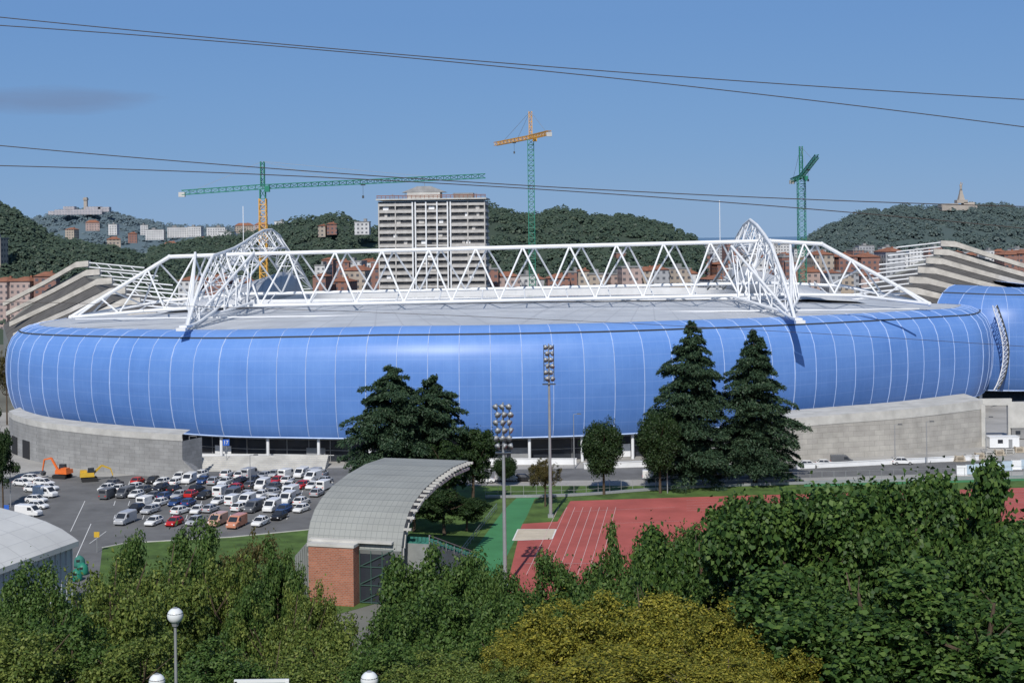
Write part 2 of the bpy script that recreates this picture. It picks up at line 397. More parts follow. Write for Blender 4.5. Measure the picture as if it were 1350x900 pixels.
def long_truss(Y):
    g=G()
    xs=[-120,-93,-70,70,84,113]; zs=[31.2,47.3,47.8,49.6,48.6,32.0]
    top=[(x,Y,z) for x,z in zip(xs,zs)]
    g.path(top,0.54,8)
    for p in top: g.sphere(p,0.64,8,6)
    tz=lambda x:float(np.interp(x,xs,zs))
    bz=lambda x,dy:float(np.interp(x,[-120,-88,86,113],[31.2,35.2+dy*.16,36.8+dy*.16,32.0]))
    for dy,N,ph in ((-8,36,0),(8,36,.5)):
        w=lambda x:dy*min(1,max(0,min(x+121,114-x)/22))
        X=[min(112,max(-119,-118+229*(i+ph)/N)) for i in range(N+1)]
        g.path([(x,Y+w(x),bz(x,dy)) for x in np.linspace(-119,112,12)],0.46,7)
        for i in range(N):
            if i%2==0: pts=((X[i],Y+w(X[i]),bz(X[i],dy)),(X[i+1],Y,tz(X[i+1])))
            else: pts=((X[i],Y,tz(X[i])),(X[i+1],Y+w(X[i+1]),bz(X[i+1],dy)))
            g.tube(*pts,0.26,n=6)
    for x in np.linspace(-100,95,18):
        g.tube((x,Y-8*min(1,min(x+121,114-x)/22),bz(x,-8)),(x,Y+8*min(1,min(x+121,114-x)/22),bz(x,8)),0.18)
    spart('roof_truss',g,M['white'],label='long white tubular roof truss')
long_truss(391)
def arch_truss(X,spread,ys,zs,lo):
    g=G()
    top=[(X,y,z) for y,z in zip(ys,zs)]; g.path(top,0.42,8)
    n=len(ys)
    sp=lambda y:spread*min(1,(y-343)/25)
    for sg in (-1,1):
        bot=[(X+sg*sp(y),y,z) for y,z in zip(ys,lo)]
        g.path(bot,0.34,7)
        for i in range(n-1):
            g.tube(top[i],bot[i+1],0.17);g.tube(bot[i],top[i],0.17)
            m=lerp(top[i],top[i+1],.5); g.tube(bot[i],m,0.14); g.tube(m,bot[i+1],0.14)
    for i in range(1,n):
        g.tube((X-sp(ys[i]),ys[i],lo[i]),(X+sp(ys[i]),ys[i],lo[i]),0.16)
        g.tube((X-sp(ys[i-1]),ys[i-1],lo[i-1]),(X+sp(ys[i]),ys[i],lo[i]),0.13)
    g.box((X,343.5,31.2),(1.8,6,.5)); g.box((X,339.2,30.7),(2.2,2.2,.7))
    for sx in (-8,8):
        g.tube((X,349,31.5),(X+sx,391,48.3),0.36,n=7); g.tube((X+sx*.7,384,35.5),(X,391,48.5),0.28)
        g.tube((X,352,32),(X+sx*1.1,383,35),0.36,n=7)
        for f in (.3,.5,.7,.9):
            a=lerp((X,349,31.5),(X+sx,391,48.3),f); b_=lerp((X,352,32),(X+sx*1.1,383,35),f); g.tube(a,b_,.16); c_=lerp((X,349,31.5),(X+sx,391,48.3),min(1,f+.2)); g.tube(b_,c_,.16)
    g.tube((X-4,440,48),(X-4,440,62),0.12)
    spart('roof_truss',g,M['white'],label='white arched tubular roof truss')
arch_truss(-78,4.2,[345,352,362,375,390,405,420,436,452,468,484,500,515,530],[31,36,42,47.5,48.4,49.4,51,53,54.6,55,53,48.5,42.5,35],[31,31.8,34,37,39.5,41.5,44.5,47,49,49,46.6,42.5,38,33.5])
arch_truss(67.5,2.6,[345,352,362,375,386,397,408,419,430,445,462,480],[31,36,42,48.5,51.5,54,55.6,54.3,51.5,47,41.5,35.5],[31,31.8,34,38,42,46,48.6,47.8,45,41,37,33.5])
def rib(xo,zo,xi,zi,Y,th=3.0,d=1.5):
    g=G(); L=xi-xo
    p=[(xo,zo-d),(xo,zo),(xo+L*.5,zo+(zi-zo)*.54),(xo+L*.86,zi-.3),(xi,zi),(xi,zi-2.0),(xo+L*.84,zi-2.4),(xo+L*.5,zo+(zi-zo)*.54-d)]
    g.loft([[(x,Y,z) for x,z in p],[(x,Y+th,z) for x,z in p]])
    spart('concrete_rib',g,M['concrete'])
NR=6
for k in range(NR):
    t=k/(NR-1); Y=416+t*104
    rib(-142-t*42,18+12.5*t,-103-t*50,32+13*t,Y)
    xi=-103-t*50; z=31.5+13*t
    g=G()
    for dz in (0,-1.6): g.tube((xi-2,Y+1,z+dz),(xi+20,Y+1,z+dz-2.3),0.24)
    for j in range(5): g.tube((xi-2+j*4.2,Y+1,z-j*.42),(xi+j*4.2,Y+1,z-1.8-j*.42),0.13)
    spart('rib_strut',g,M['white'])
    Yr=450+t*74
    rib(160+t*32,26+12*t,121+t*35,34.5+14*t,Yr,d=1.6)
    xi=121+t*35; z=34+14*t
    g=G()
    for dz in (0,-1.6): g.tube((xi+2,Yr+1,z+dz),(xi-16,Yr+1,z+dz-1.8),0.24)
    spart('rib_strut',g,M['white'])
for sx in (-1,1):
    g=G()
    T_=np.linspace(0,1,8)
    if sx<0: rr=[[(-143-42*t,419+104*t,10+12*t),(-123-46*t,419+104*t,20.5+12.5*t),(-107-49*t,419+104*t,27+12.5*t),(-98-26*t,419+104*t,29)] for t in T_]
    else: rr=[[(161+32*t,453+74*t,22+12*t),(141+33*t,453+74*t,26.5+13*t),(124+35*t,453+74*t,30+13.5*t),(110+16*t,453+74*t,30)] for t in T_]
    g.loft(rr,close=False,uvs=lambda i,j:(i,j)); spart('old_stand_roof',g,M['shaderoof'])  # dark sheet below the ribs, its colour painting shadow in the gaps
    g=G(); e=rr[-1]; g.loft([[(r[0][0],r[0][1],0),r[0]] for r in rr],close=False); g.poly([(e[0][0],e[0][1]+1,0),(e[0][0],e[0][1]+1,e[0][2]),(e[1][0],e[1][1]+1,e[1][2]+2),(e[2][0],e[2][1]+1,e[2][2]+2),(e[3][0],e[3][1]+1,e[3][2]),(e[3][0],e[3][1]+1,0)]); spart('old_stand_wall',g,M['terr'])
# ---- retaining walls
wl=thing('retaining_wall',(*GP(150,625)[:2],0),'curved grey stone block wall with white parapet below stadium','wall')
wo=wl.location[:]
def wallpts(l,z): 
    return [GP(a,b,z)[:2] for a,b in l]
wp=catmull(wallpts([(12,541),(22,547),(60,556),(150,566),(240,572)],9.7),3)
g=G(); g.loft([[(x,y,0),(x,y,8.2)] for x,y in wp],close=False); e=wp[-1]
g.poly([(e[0],e[1],0),(e[0]+3,e[1]+6,0),(e[0]+3,e[1]+6,8.2),(e[0],e[1],8.2)])
part(wl,'stone_face',g,M['stone'],off=wo)
g=G(); g.loft([[(x,y,8.2),(x,y-.1,8.2),(x,y-.1,9.6),(x,y+.4,9.6),(x,y+8,9.6)] for x,y in wp],close=False)
part(wl,'parapet',g,M['concrete2'],off=wo)
g=G()
for i in (3,6): 
    x,y=wp[i]; d=wp[i+1]-wp[i]; g.box((x,y-.05,2.2),(4.5,0.3,4.2),math.atan2(d[1],d[0]))
part(wl,'doorway',g,M['dark'],off=wo)
g=G(); e0=Vector((wp[-1][0],wp[-1][1],0))
g.loft([[(e0.x,e0.y,0),(e0.x,e0.y,4.2),(e0.x,e0.y+4,4.2),(e0.x,e0.y+4,0)],[(e0.x+4,e0.y,0),(e0.x+4,e0.y,0.3),(e0.x+4,e0.y+4,0.3),(e0.x+4,e0.y+4,0)]])
part(wl,'ramp_wall',g,M['stone'],off=wo)
wr=thing('boundary_wall',(*GP(1170,605)[:2],0),'long beige concrete panel wall with white ramp parapet below stadium','wall')
wo=wr.location[:]
wp=catmull([GP(1035,608)[:2],GP(1100,604)[:2],GP(1200,598)[:2],GP(1296,588)[:2]],3)
g=G(); n=len(wp); g.loft([[(p[0],p[1],0),(p[0],p[1],7.6+1.4*i/n)] for i,p in enumerate(wp)],close=False)
part(wr,'panel_face',g,M['rwall'],off=wo)
g=G(); g.loft([[(p[0],p[1]-.1,7.6+1.4*i/n),(p[0],p[1]-.1,9.6+1.6*i/n),(p[0],p[1]+.5,9.6+1.6*i/n),(p[0],p[1]+14,9.6+1.6*i/n)] for i,p in enumerate(wp)],close=False)
part(wr,'parapet',g,M['concrete2'],off=wo)
g=G(); g.box((wp[-1][0],wp[-1][1]+5,5),(1,11,10)); g.box((wp[-1][0]+5,wp[-1][1]+12,9.2),(12,1,1.6)); g.box((wp[-1][0]+14,wp[-1][1]+12,4.6),(8,1.1,9.1)); part(wr,'gate_pier',g,M['concrete2'],off=wo)
g=G()
a=GP(950,612);b=GP(1055,600)
g.loft([[(a[0],a[1],0),(a[0],a[1],0.6),(a[0],a[1]+3,0.6),(a[0],a[1]+3,0)],[(b[0],b[1],0),(b[0],b[1],6.4),(b[0],b[1]+3,6.4),(b[0],b[1]+3,0)]])
solid('access_ramp',g,M['concrete2'],loc=a,world=True,label='pale rendered access ramp rising to stadium terrace',category='ramp')
g=G()
for k in range(8):
    a=GP(262,622)
    g.box((a[0]+13,a[1]+1+k*.9,0.15+k*0.15),(30,.9,0.3+k*0.3))
solid('entrance_steps',g,M['concrete2'],loc=GP(262,622),world=True,label='broad pale concrete steps before stadium entrance',category='steps')
for (xa,ya,xb,yb,h) in ((262,606,452,608,1.4),(640,612,760,612,1.3),(770,618,935,612,1.2),(480,610,640,610,1.3),(1050,618,1290,606,1.0)):
    g=G(); a=Vector(GP(xa,ya));b=Vector(GP(xb,yb)); d=b-a;c=(a+b)/2
    g.box((c.x,c.y,h/2),(d.length,0.3,h),math.atan2(d.y,d.x)); g.box((c.x,c.y,h+0.06),(d.length+.2,0.5,0.12),math.atan2(d.y,d.x))
    solid('low_wall',g,M['white'],loc=tuple(a),world=True,label='low white rendered wall on the plaza',category='wall',group='low plaza walls')
def textmesh(txt,size):
    c=bpy.data.curves.new('t','FONT'); c.body=txt; c.size=size; c.extrude=0.02; c.align_x='CENTER'; c.align_y='CENTER'
    o=bpy.data.objects.new('t',c); S.collection.objects.link(o)
    bpy.context.view_layer.update()
    me=bpy.data.meshes.new_from_object(o.evaluated_get(bpy.context.evaluated_depsgraph_get())); bpy.data.objects.remove(o); return me
def gate_sign(px,py,txt,Y):
    q=P(px,py,Y)
    t=thing('gate_sign',(q[0],q[1],0),'blue square gate number sign on a pole','sign')
    g=G(); g.box((0,0,q[2]),(1.5,0.15,1.4)); part(t,'sign_board',g,M['blue'])
    g=G(); g.tube((0,.12,0),(0,.12,q[2]),0.07); part(t,'post',g,M['steel'])
    me=textmesh(txt,1.15); me.materials.clear(); me.materials.append(M['paint'])
    o=part(t,'number',me,None); o.rotation_euler=(math.pi/2,0,0); o.location=(0,-0.12,q[2])
gate_sign(298,583,'17',326)
# ---------------------------------------------------------------- towers & city
tb=thing('tower_block',(*P(569,300,650)[:2],0),'tall grey apartment tower with balconies grid above the stadium roof','building',rz=-0.06)
Wd=48;Dp=20;Ht=68.5
g=G(); g.box((0,Dp/2+1.6,Ht/2),(Wd,Dp,Ht)); part(tb,'body',g,winmat('tower_core',(0.2,0.195,0.19),(0.05,0.055,0.065),3.6,3.1,(0.1,0.65),(0.2,0.9)))
mt_=[vary('tower_concrete',(0.5,0.48,0.455),0.2,0.5,0.9),M['white'],M['darkglass']]
g=G()
for k in range(22):
    z=2+k*3.1
    for xa,xb in ((-24,-8.7),(-7.3,7.3),(8.7,24)):
        g.m=0; g.box(((xa+xb)/2,0.9,z),(xb-xa,1.4,1.35 if abs(xa)>8 else 1.0))
        for _ in range(2):
            if random.random()<.5 and k<21:
                g.m=random.choice([0,1,2]); x=random.uniform(xa+2,xb-3); g.box((x,1.3+_*.02,z+1.5),(random.uniform(1.2,2.8),.3,1.6))
g.m=0
for x in (-24,-16.4,16.4,24): g.box((x,0.85,Ht/2),(0.5,1.6,Ht))
g.m=1
for x in (-8.6,-7.3,-2.5,2.5,7.3,8.6): g.box((x,0.6,Ht/2),(0.6,1.9,Ht))
g.m=0
for k in range(22): g.box((24.3,11,2+k*3.1),(0.5,19,1.2))
part(tb,'balcony_grid',g,mt_)
g=G(); g.box((0,10,Ht+0.9),(50,23,0.6)); g.m=1
for x in np.linspace(-24.5,24.5,26): g.tube((x,-1,Ht+1.2),(x,-1,Ht+2.6),0.12)
g.tube((-24.7,-1,Ht+2.6),(24.7,-1,Ht+2.6),0.18);g.tube((-24.7,-1,Ht+1.9),(24.7,-1,Ht+1.9),0.12)
part(tb,'roof_railing',g,[M['concrete2'],M['redtile']])
g=G(); g.box((-4,9,Ht+2.6),(15,10,3)); g.m=1
g.loft([[(-14,4,Ht+4.2),(6,4,Ht+4.2),(6,14,Ht+4.2),(-14,14,Ht+4.2)],[(-7,6,Ht+7),(-1,6,Ht+7),(-1,12,Ht+7),(-7,12,Ht+7)]]); g.tube((-4,9,Ht+7),(-4,9,Ht+9),0.1); g.box((14,9,Ht+2.4),(9,8,2.5))
for x in (-18,-12,10,17,20): g.tube((x,3,Ht+1),(x,3,Ht+3.6),.12); g.tube((x-.8,3,Ht+3.2),(x+.8,3,Ht+3.2),.06)
part(tb,'penthouse',g,[M['concrete2'],M['greyroof']])
cm=[winmat('hazed_wall_brick_red',(0.27,0.14,0.11),(0.09,0.09,0.11)),winmat('hazed_wall_white',(0.58,0.58,0.58),(0.13,0.14,0.16)),
    winmat('hazed_wall_ochre',(0.4,0.34,0.28),(0.1,0.1,0.11)),winmat('hazed_wall_grey',(0.36,0.37,0.39),(0.11,0.12,0.14)),winmat('hazed_wall_pink',(0.42,0.32,0.29),(0.12,0.11,0.12))]  # distance haze painted into these wall and window colours, paler and bluer
def building(px,pyt,Y,wpx,mi,dp=16,z0=0,flat=False,cat='building',name='apartment_building',lab=None,group='distant city buildings'):
    x,y,z=P(px,pyt,Y); w=wpx*Y/F; h=z-z0
    if h<4: h=4
    labs=['red brick apartment block with tiled roof','white apartment block with dark windows','ochre apartment block with tiled roof','grey apartment block with flat roof','pinkish apartment block with tiled roof']
    t=thing(name,(x,y,z0),lab or labs[mi],cat,rz=random.uniform(-.3,.3),group=group)
    rh=0 if flat else min(3.5,w*0.2)
    g=G(); g.box((0,0,(h-rh)/2),(w,dp,h-rh)); part(t,'wall',g,cm[mi])
    g=G()
    if flat:
        g.box((0,0,h+.3),(w+.6,dp+.6,0.6)); g.box((random.uniform(-.2,.2)*w,0,h+1.6),(w*0.2,dp*.4,2.2)); part(t,'roof',g,M['greyroof'])
    else:
        a=w/2+.6;b=dp/2+.6;zz=h-rh
        g.loft([[(-a,-b,zz),(a,-b,zz),(a,b,zz),(-a,b,zz)],[(-a+b*.8 if a>b else -a*.2,-.3,h),(a-b*.8 if a>b else a*.2,-.3,h),(a-b*.8 if a>b else a*.2,.3,h),(-a+b*.8 if a>b else -a*.2,.3,h)]])
        g.box((w*.2,1,h-.3),(1,1,1.6))
        part(t,'roof',g,M['redtile'])
    return t
for px in list(range(430,500,22))+list(range(650,1165,20)):
    building(px+random.uniform(-6,6),354+random.uniform(-10,12),720+random.uniform(0,60),random.uniform(14,32),random.choice([0,0,1,1,2,3,4]),flat=random.random()<.25)
for px in range(420,1180,17):
    building(px+random.uniform(-8,8),342+random.uniform(-9,8),900+random.uniform(0,150),random.uniform(12,26),random.choice([0,1,2,0,4,3,1]),flat=random.random()<.3)
for px in range(640,1360,22):
    if px<930 or px>1035: building(px+random.uniform(-8,8),331+random.uniform(-5,6),1300+random.uniform(0,150),random.uniform(12,22),random.choice([1,0,3,0,1]),flat=random.random()<.4)
for px in range(925,1045,11):
    building(px+random.uniform(-4,4),323+random.uniform(-4,4),1500+random.uniform(0,150),random.uniform(12,20),random.choice([1,0,3,4]),flat=True)
for px in (8,35,62,255,290,325):
    building(px,361+random.uniform(-4,6),760,28,random.choice([0,1,4]))
for px in (1080,1110,1140,1172,1330,1348):
    building(px,332+random.uniform(-6,6),800,26,random.choice([0,1,2,0,3]))
building(-2,315,800,16,2,lab='tall narrow cream tower block',flat=True,dp=9)
def leafmesh(name,p,nn,l,wr=0.6,tdir=None,lr=None):
    n=len(p); nn=nn/np.maximum(1e-6,np.linalg.norm(nn,axis=1))[:,None]
    r=rng.normal(size=(n,3)) if tdir is None else tdir
    t=r-nn*np.sum(r*nn,1)[:,None]; t/=np.maximum(1e-6,np.linalg.norm(t,axis=1))[:,None]; b=np.cross(nn,t)
    L=(l*rng.uniform(.65,1.3,(n,1))); Wd=L*wr
    bend=nn*L*0.15
    V=np.stack([p-t*L*.5-bend,p+b*Wd*.5-t*L*.08,p+t*L*.5-bend,p-b*Wd*.5-t*L*.08],1).reshape(-1,3)
    me=bpy.data.meshes.new(name); me.vertices.add(4*n); me.vertices.foreach_set('co',V.astype(np.float32).ravel())
    me.loops.add(4*n); me.loops.foreach_set('vertex_index',np.arange(4*n,dtype=np.int32))
    me.polygons.add(n); me.polygons.foreach_set('loop_start',np.arange(0,4*n,4,dtype=np.int32)); me.polygons.foreach_set('loop_total',np.full(n,4,dtype=np.int32))
    me.update(calc_edges=True); return me
def wood(name,pts,mat,size,lab,nq=70):
    n=len(pts); c=np.array(pts); R=size*rng.uniform(.45,1.2,(n,1,1))
    d=rng.normal(size=(n,nq,3)); d[:,:,2]=np.abs(d[:,:,2])*.9; d/=np.linalg.norm(d,axis=2)[:,:,None]
    p=c[:,None,:]+d*R*rng.uniform(.75,1.03,(n,nq,1)); nn=d*.5+rng.normal(size=d.shape)*.18+np.array([0,-.45,.6])
    me=leafmesh(name,p.reshape(-1,3),nn.reshape(-1,3),size*0.36,0.95); me.materials.append(mat)
    o=solid(name,me,None,kind='stuff'); o['label']=lab; o['category']='woodland'; return o
def hill(sil,Y,depth,z0,mat,wmat,size,n,lab):
    pts=catmull([P(a,b,Y) for a,b in sil],Y*0.01)
    g=G(); rows=[]
    ks=[-1,-.75,-.5,-.25,0,.5,1]
    hf=[0,.35,.65,.88,1,.5,0]
    for p in pts:
        rows.append([(p[0]*(1+k*depth/Y),Y+k*depth,z0+(p[2]-size*.7-z0)*h) for k,h in zip(ks,hf)])
    g.loft(rows,close=False); solid('hill',g,mat,kind='structure',smooth=True)
    C=[]
    for i in range(n):
        a=rng.uniform(0,len(pts)-1.001); i0=int(a); p=pts[i0]+(pts[i0+1]-pts[i0])*(a-i0)
        k=-rng.uniform(0,1)**1.3*0.95; h=np.interp(k,ks,hf)
        C.append((p[0]*(1+k*depth/Y),Y+k*depth,z0+(p[2]-size*.7-z0)*h+size*rng.uniform(-.4,.2)))
    for p in pts[::1]:
        C.append((p[0]+rng.uniform(-3,3),Y,p[2]-size*rng.uniform(.7,1.2)))
    wood('woodland',C,wmat,size,lab)
    return pts
wm1=leafmat('hazed_wood_leaves_near',(0.036,0.06,0.046),(0.047,0.073,0.051),(0.064,0.093,0.058),0.05)  # leaf colours carry painted distance haze, bluer and paler the farther the wood
wm2=leafmat('hazed_wood_leaves_far',(0.1,0.145,0.175),(0.11,0.155,0.18),(0.12,0.165,0.185),0.05)
wm3=leafmat('hazed_wood_leaves_mid',(0.062,0.092,0.095),(0.072,0.104,0.1),(0.086,0.12,0.105),0.05)
hm=vary('haze_tinted_near_slope',(0.047,0.068,0.05),0.12,0.02,0.95)  # slope base colours tinted bluish to paint in aerial haze, by distance
hm2=vary('haze_tinted_far_slope',(0.11,0.155,0.18),0.08,0.01,0.95)
hm3=vary('haze_tinted_headland_slope',(0.07,0.1,0.098),0.1,0.01,0.95)
hill([(-60,255),(0,266),(25,280),(50,300),(80,312),(120,318),(170,330),(230,338)],900,160,0,hm,wm1,5,800,'dark dense wooded slope')
hill([(-30,300),(30,290),(55,283),(80,278),(110,274),(150,278),(200,290),(260,296),(330,300),(400,310)],2600,500,0,hm2,wm2,10,600,'haze-tinted green far hillside wood')
hill([(200,325),(270,312),(330,304),(365,296),(390,288),(420,284),(450,280),(475,294),(510,300)],1200,220,0,hm,wm1,5.5,650,'dark wooded ridge behind villas')
hill([(620,268),(650,270),(690,281),(740,272),(780,284),(820,280),(855,288),(885,297),(905,306),(925,322)],1000,180,0,hm,wm1,5,900,'dark green wooded hill')
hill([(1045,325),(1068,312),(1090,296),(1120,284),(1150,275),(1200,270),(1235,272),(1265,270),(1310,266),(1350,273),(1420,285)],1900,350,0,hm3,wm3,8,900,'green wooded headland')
for px,py,w,mi,Y in [(205,303,30,1,1950),(235,300,34,1,1960),(258,299,22,1,1950),(285,300,30,1,1900),(322,294,30,2,1900),(345,293,22,4,1850),(122,290,22,4,1800),(150,296,14,1,1850),(95,300,16,2,1700),(175,306,14,0,1800),(190,297,12,1,2000),(370,292,16,1,1750),(437,293,16,0,1110),(478,293,24,1,1110),(425,296,12,2,1110),(300,306,22,1,1500),(265,312,26,4,1500),(150,312,22,2,1300),(225,318,26,0,1300),(1170,326,26,1,1500),(1140,324,26,3,1500),(1205,330,22,0,1500),(1280,332,30,3,1450),(1310,330,24,0,1450),(1340,328,20,1,1450),(1240,333,22,1,1450)]:
    x,y,z=P(px,py,Y); hh=17 if Y>1200 else 12
    building(px,py,Y,w*.8,mi,dp=12,z0=max(0,z-hh*.8),flat=(mi in (1,3)),cat='house',name='hillside_house',group='hillside houses')
hz=thing('hilltop_hotel',P(105,281,2450),'pale hilltop hotel with a square stone lookout tower','building',scale=.82)
sc=2450/F
hmt=winmat('hotel_wall',(0.4,0.38,0.4),(0.25,0.26,0.3),6,5)
g=G(); g.box((0,0,2),(76*sc,20,11)); g.box((-20,0,11),(18*sc,16,6)); g.box((30,0,9),(24*sc,16,8)); g.box((52,0,7),(18*sc,16,10)); g.box((-50,0,1),(20*sc,16,8)); part(hz,'wall',g,hmt)
g=G(); g.box((13,0,16),(5*sc,8,22)); g.box((13,0,28.5),(6.5*sc,11,3.6)); g.box((13,0,31.4),(5*sc,9,2)); part(hz,'lookout_tower',g,M['fort'])
mo=thing('hilltop_monument',P(1262,273,1850),'stone fortress with pedestal and figure statue on the headland','monument')
sc=1850/F
g=G(); g.box((0,0,-1),(46*sc,20,7)); g.box((-12,0,2),(22*sc,16,5)); g.box((14*sc,0,3),(14*sc,12,6)); part(mo,'fortress_wall',g,M['fort'])
g=G(); g.box((5*sc,0,7),(14*sc,12,4)); g.box((5*sc,0,12),(8*sc,9,8),taper=.6); g.box((5*sc,0,18),(4.6*sc,5,6),taper=.7); part(mo,'pedestal',g,M['fort'])
g=G(); c=5*sc
g.loft([[(c+r*math.cos(a),r*.7*math.sin(a),z) for a in np.linspace(0,2*math.pi,9)[:-1]] for z,r in ((21,1.7),(24,1.4),(27,1.6),(28.6,1.8),(29.4,.6),(30,.7),(31.2,.85),(32,.4))]); g.tube((c+1.3,0,28),(c+2.3,0,31),.4)
part(mo,'statue',g,M['fort'],True)
# ---------------------------------------------------------------- cranes
def lattice(g,a,b,w,bays,r,up=Vector((0,0,1))):
    a=Vector(a);b=Vector(b);d=(b-a).normalized(); s=d.cross(up)
    if s.length<.1: s=Vector((1,0,0))
    s.normalize(); t=s.cross(d)
    cor=[(s*i+t*j)*w/2 for i,j in ((1,1),(-1,1),(-1,-1),(1,-1))]
    for c in cor: g.tube(a+c,b+c,r,n=4)
    for k in range(bays):
        p=a+(b-a)*k/bays; q=a+(b-a)*(k+1)/bays
        for m in range(4):
            c0,c1=cor[m],cor[(m+1)%4]
            g.tube(p+c0,q+c1,r*.6,n=3) if k%2 else g.tube(p+c1,q+c0,r*.6,n=3)
            g.tube(p+c0,p+c1,r*.6,n=3)
def crane(base,top,jz,tip,ctr,cm_,jm,lab,low=None,w=1.9,head=None):
    t=thing('tower_crane',(base[0],base[1],0),lab,'crane'); o=Vector((base[0],base[1],0))
    top=Vector((base[0],base[1],top)); tip=Vector(tip);ctr=Vector(ctr)
    g=G(); zl=low or 0
    if low: lattice(g,o,o+Vector((0,0,low)),w*1.3,int(low/2.2),.22)
    nf=len(g.F)
    lattice(g,o+Vector((0,0,zl)),o+Vector((0,0,jz)),w,int((jz-zl)/2.2),.19)
    me=g.mesh('mast',[M['yellowsteel'],cm_],off=tuple(o)); me.polygons.foreach_set('material_index',[0]*nf+[1]*(len(g.F)-nf)); part(t,'mast',me,None)
    g=G(); root=o+Vector((0,0,jz+1)); lattice(g,root,tip,1.5,max(3,int((tip-root).length/2.5)),.18); part(t,'jib',g,jm,off=tuple(o))
    g=G(); lattice(g,root,ctr,1.6,max(3,int((ctr-root).length/2.5)),.18); part(t,'counter_jib',g,jm,off=tuple(o))
    g=G(); lattice(g,root,top,1.3,5,.2); part(t,'tower_head',g,head or cm_,off=tuple(o))
    g=G()
    for f in (0.35,0.75): g.tube(top,root+(tip-root)*f+Vector((0,0,.7)),.07,n=4)
    g.tube(top,root+(ctr-root)*.9,.07,n=4); part(t,'tie_rod',g,M['steel'],off=tuple(o))
    g=G(); c=ctr+Vector((0,0,-.7)); g.box(tuple(c),(2.2,1.8,1.7)); part(t,'counterweight',g,M['concrete2'],off=tuple(o))
    g=G(); c=root+Vector((1.8,-1,-.8)); g.box(tuple(c),(1.8,1.8,2.2)); part(t,'cab',g,jm,off=tuple(o))
    h=root+(tip-root)*.45; g=G(); g.box((h.x,h.y,h.z-.9),(1.6,1.4,.7)); g.tube((h.x,h.y,h.z-1),(h.x,h.y,h.z-5),.06); g.box((h.x,h.y,h.z-5.4),(.7,.5,1)); part(t,'hook_trolley',g,M['darksteel'],off=tuple(o))
b=P(347,300,520); crane(b,P(345,213,520)[2],P(347,250,520)[2],P(640,232,520),P(240,254,520),M['greensteel'],M['greensteel'],'green tower crane with very long horizontal jib',low=P(347,262,520)[2])
b=P(701,300,620); crane(b,P(700,147,620)[2],P(700,184,620)[2],P(653,190,665),P(724,175,588),M['greensteel'],M['yellowsteel'],'tower crane with green mast and yellow jib',w=2.6,head=M['yellowsteel'])
b=P(1057,300,640); crane(b,P(1053,193,640)[2],P(1057,236,640)[2],P(1077,206,600),P(1044,238,660),M['greensteel'],M['greensteel'],'green tower crane with short raised jib',w=3.2)
# ---------------------------------------------------------------- floodlight masts, lamps
def flood(px,pyb,pyt,rows,cols,lab):
    b=GP(px[1],pyb); z=P(px[0],pyt,b[1])[2]
    t=thing('floodlight_mast',b,lab,'floodlight mast',group='athletics track floodlight masts')
    g=G(); g.tube((0,0,0),(0,0,z-6),.32,.2,n=10); g.tube((0,0,z-6),(0,0,z),.18,.12,n=8); g.box((0,0,.3),(1,1,.6)); part(t,'pole',g,M['steel'])
    g=G()
    for r in range(rows): g.tube((-.85*cols/2,-.1,z-.5-r*1.15),(.85*cols/2,-.1,z-.5-r*1.15),.09)
    for s_ in (-.9,.9): g.tube((s_,0,z-.2),(s_,0,z-rows*1.15),.08)
    g.box((0,.3,z-rows*1.15-.5),(2.4,1.4,.15)); part(t,'lamp_frame',g,M['darksteel'])
    g0=G(); 
    g0.loft([[(r*math.cos(a),y,r*math.sin(a)+y*.35) for a in np.linspace(0,2*math.pi,9)[:-1]] for y,r in ((.3,.15),(0.0,.34),(-.25,.48))]); me1=g0.mesh('lamp',[M['steel']],True)
    for r in range(rows):
        for c in range(cols):
            o=part(t,'lamp',me1,None); o.location=((c-(cols-1)/2)*.95+(.15 if r%2 else -.1),-.45,z-.5-r*1.15); o.rotation_euler=(0.5,0,random.uniform(-1.2,1.2))
flood((728,726),682,453,6,2,'tall galvanised floodlight mast beside running track')
flood((674,666),775,530,6,3,'galvanised floodlight mast with stacked round lamps')
def street_lamp(px,pyb,pyt,arm=1.2,Y=None):
    b=GP(px,pyb); z=P(px,pyt,b[1])[2]
    t=thing('street_lamp',b,'slim grey street lamp on the plaza','street lamp',group='plaza street lamps')
    g=G(); g.tube((0,0,0),(0,0,z),.12,.07); g.tube((0,0,z),(arm,0,z+.15),.05); part(t,'pole',g,M['steel'])
    g=G(); g.box((arm,0,z+.12),(1.1,.45,.22),taper=.7); part(t,'lamp_head',g,M['darksteel'])
for a in ((757,618,546),(250,618,575),(640,640,590),(14,668,622),(1180,610,560),(1222,612,556),(330,640,600),(1300,600,550),(1000,625,588),(880,650,612)): 
    street_lamp(*a)
gl=plain('frosted_globe',(0.75,0.77,0.78),0.12)
def globe_lamp(px,py,Y):
    x,y,z=P(px,py,Y); zb=TZ(Y)
    t=thing('globe_lamp',(x,y,zb),'white globe lamp on slim grey post','street lamp',group='hillside globe lamps'); h=z-zb
    g=G(); g.tube((0,0,0),(0,0,h-.25),.06,.045,n=10); g.tube((0,0,h-.34),(0,0,h-.2),.1,.14,n=10); part(t,'post',g,M['steel'])
    g=G(); g.sphere((0,0,h),.26,20,12); part(t,'globe',g,gl,True)
    g=G(); g.tube((0,0,h+.08),(0,0,h+.27),.255,.06,n=16); part(t,'cap',g,M['steel'],True)
globe_lamp(231,811,47); globe_lamp(207,898,46); globe_lamp(487,896,42)
g=G(); q=P(345,896,42)
g.box((0,0,.9),(1.6,.08,.09)); g.box((.75,0,.45),(.1,.1,.95)); g.box((-.75,0,.45),(.08,.08,.9))
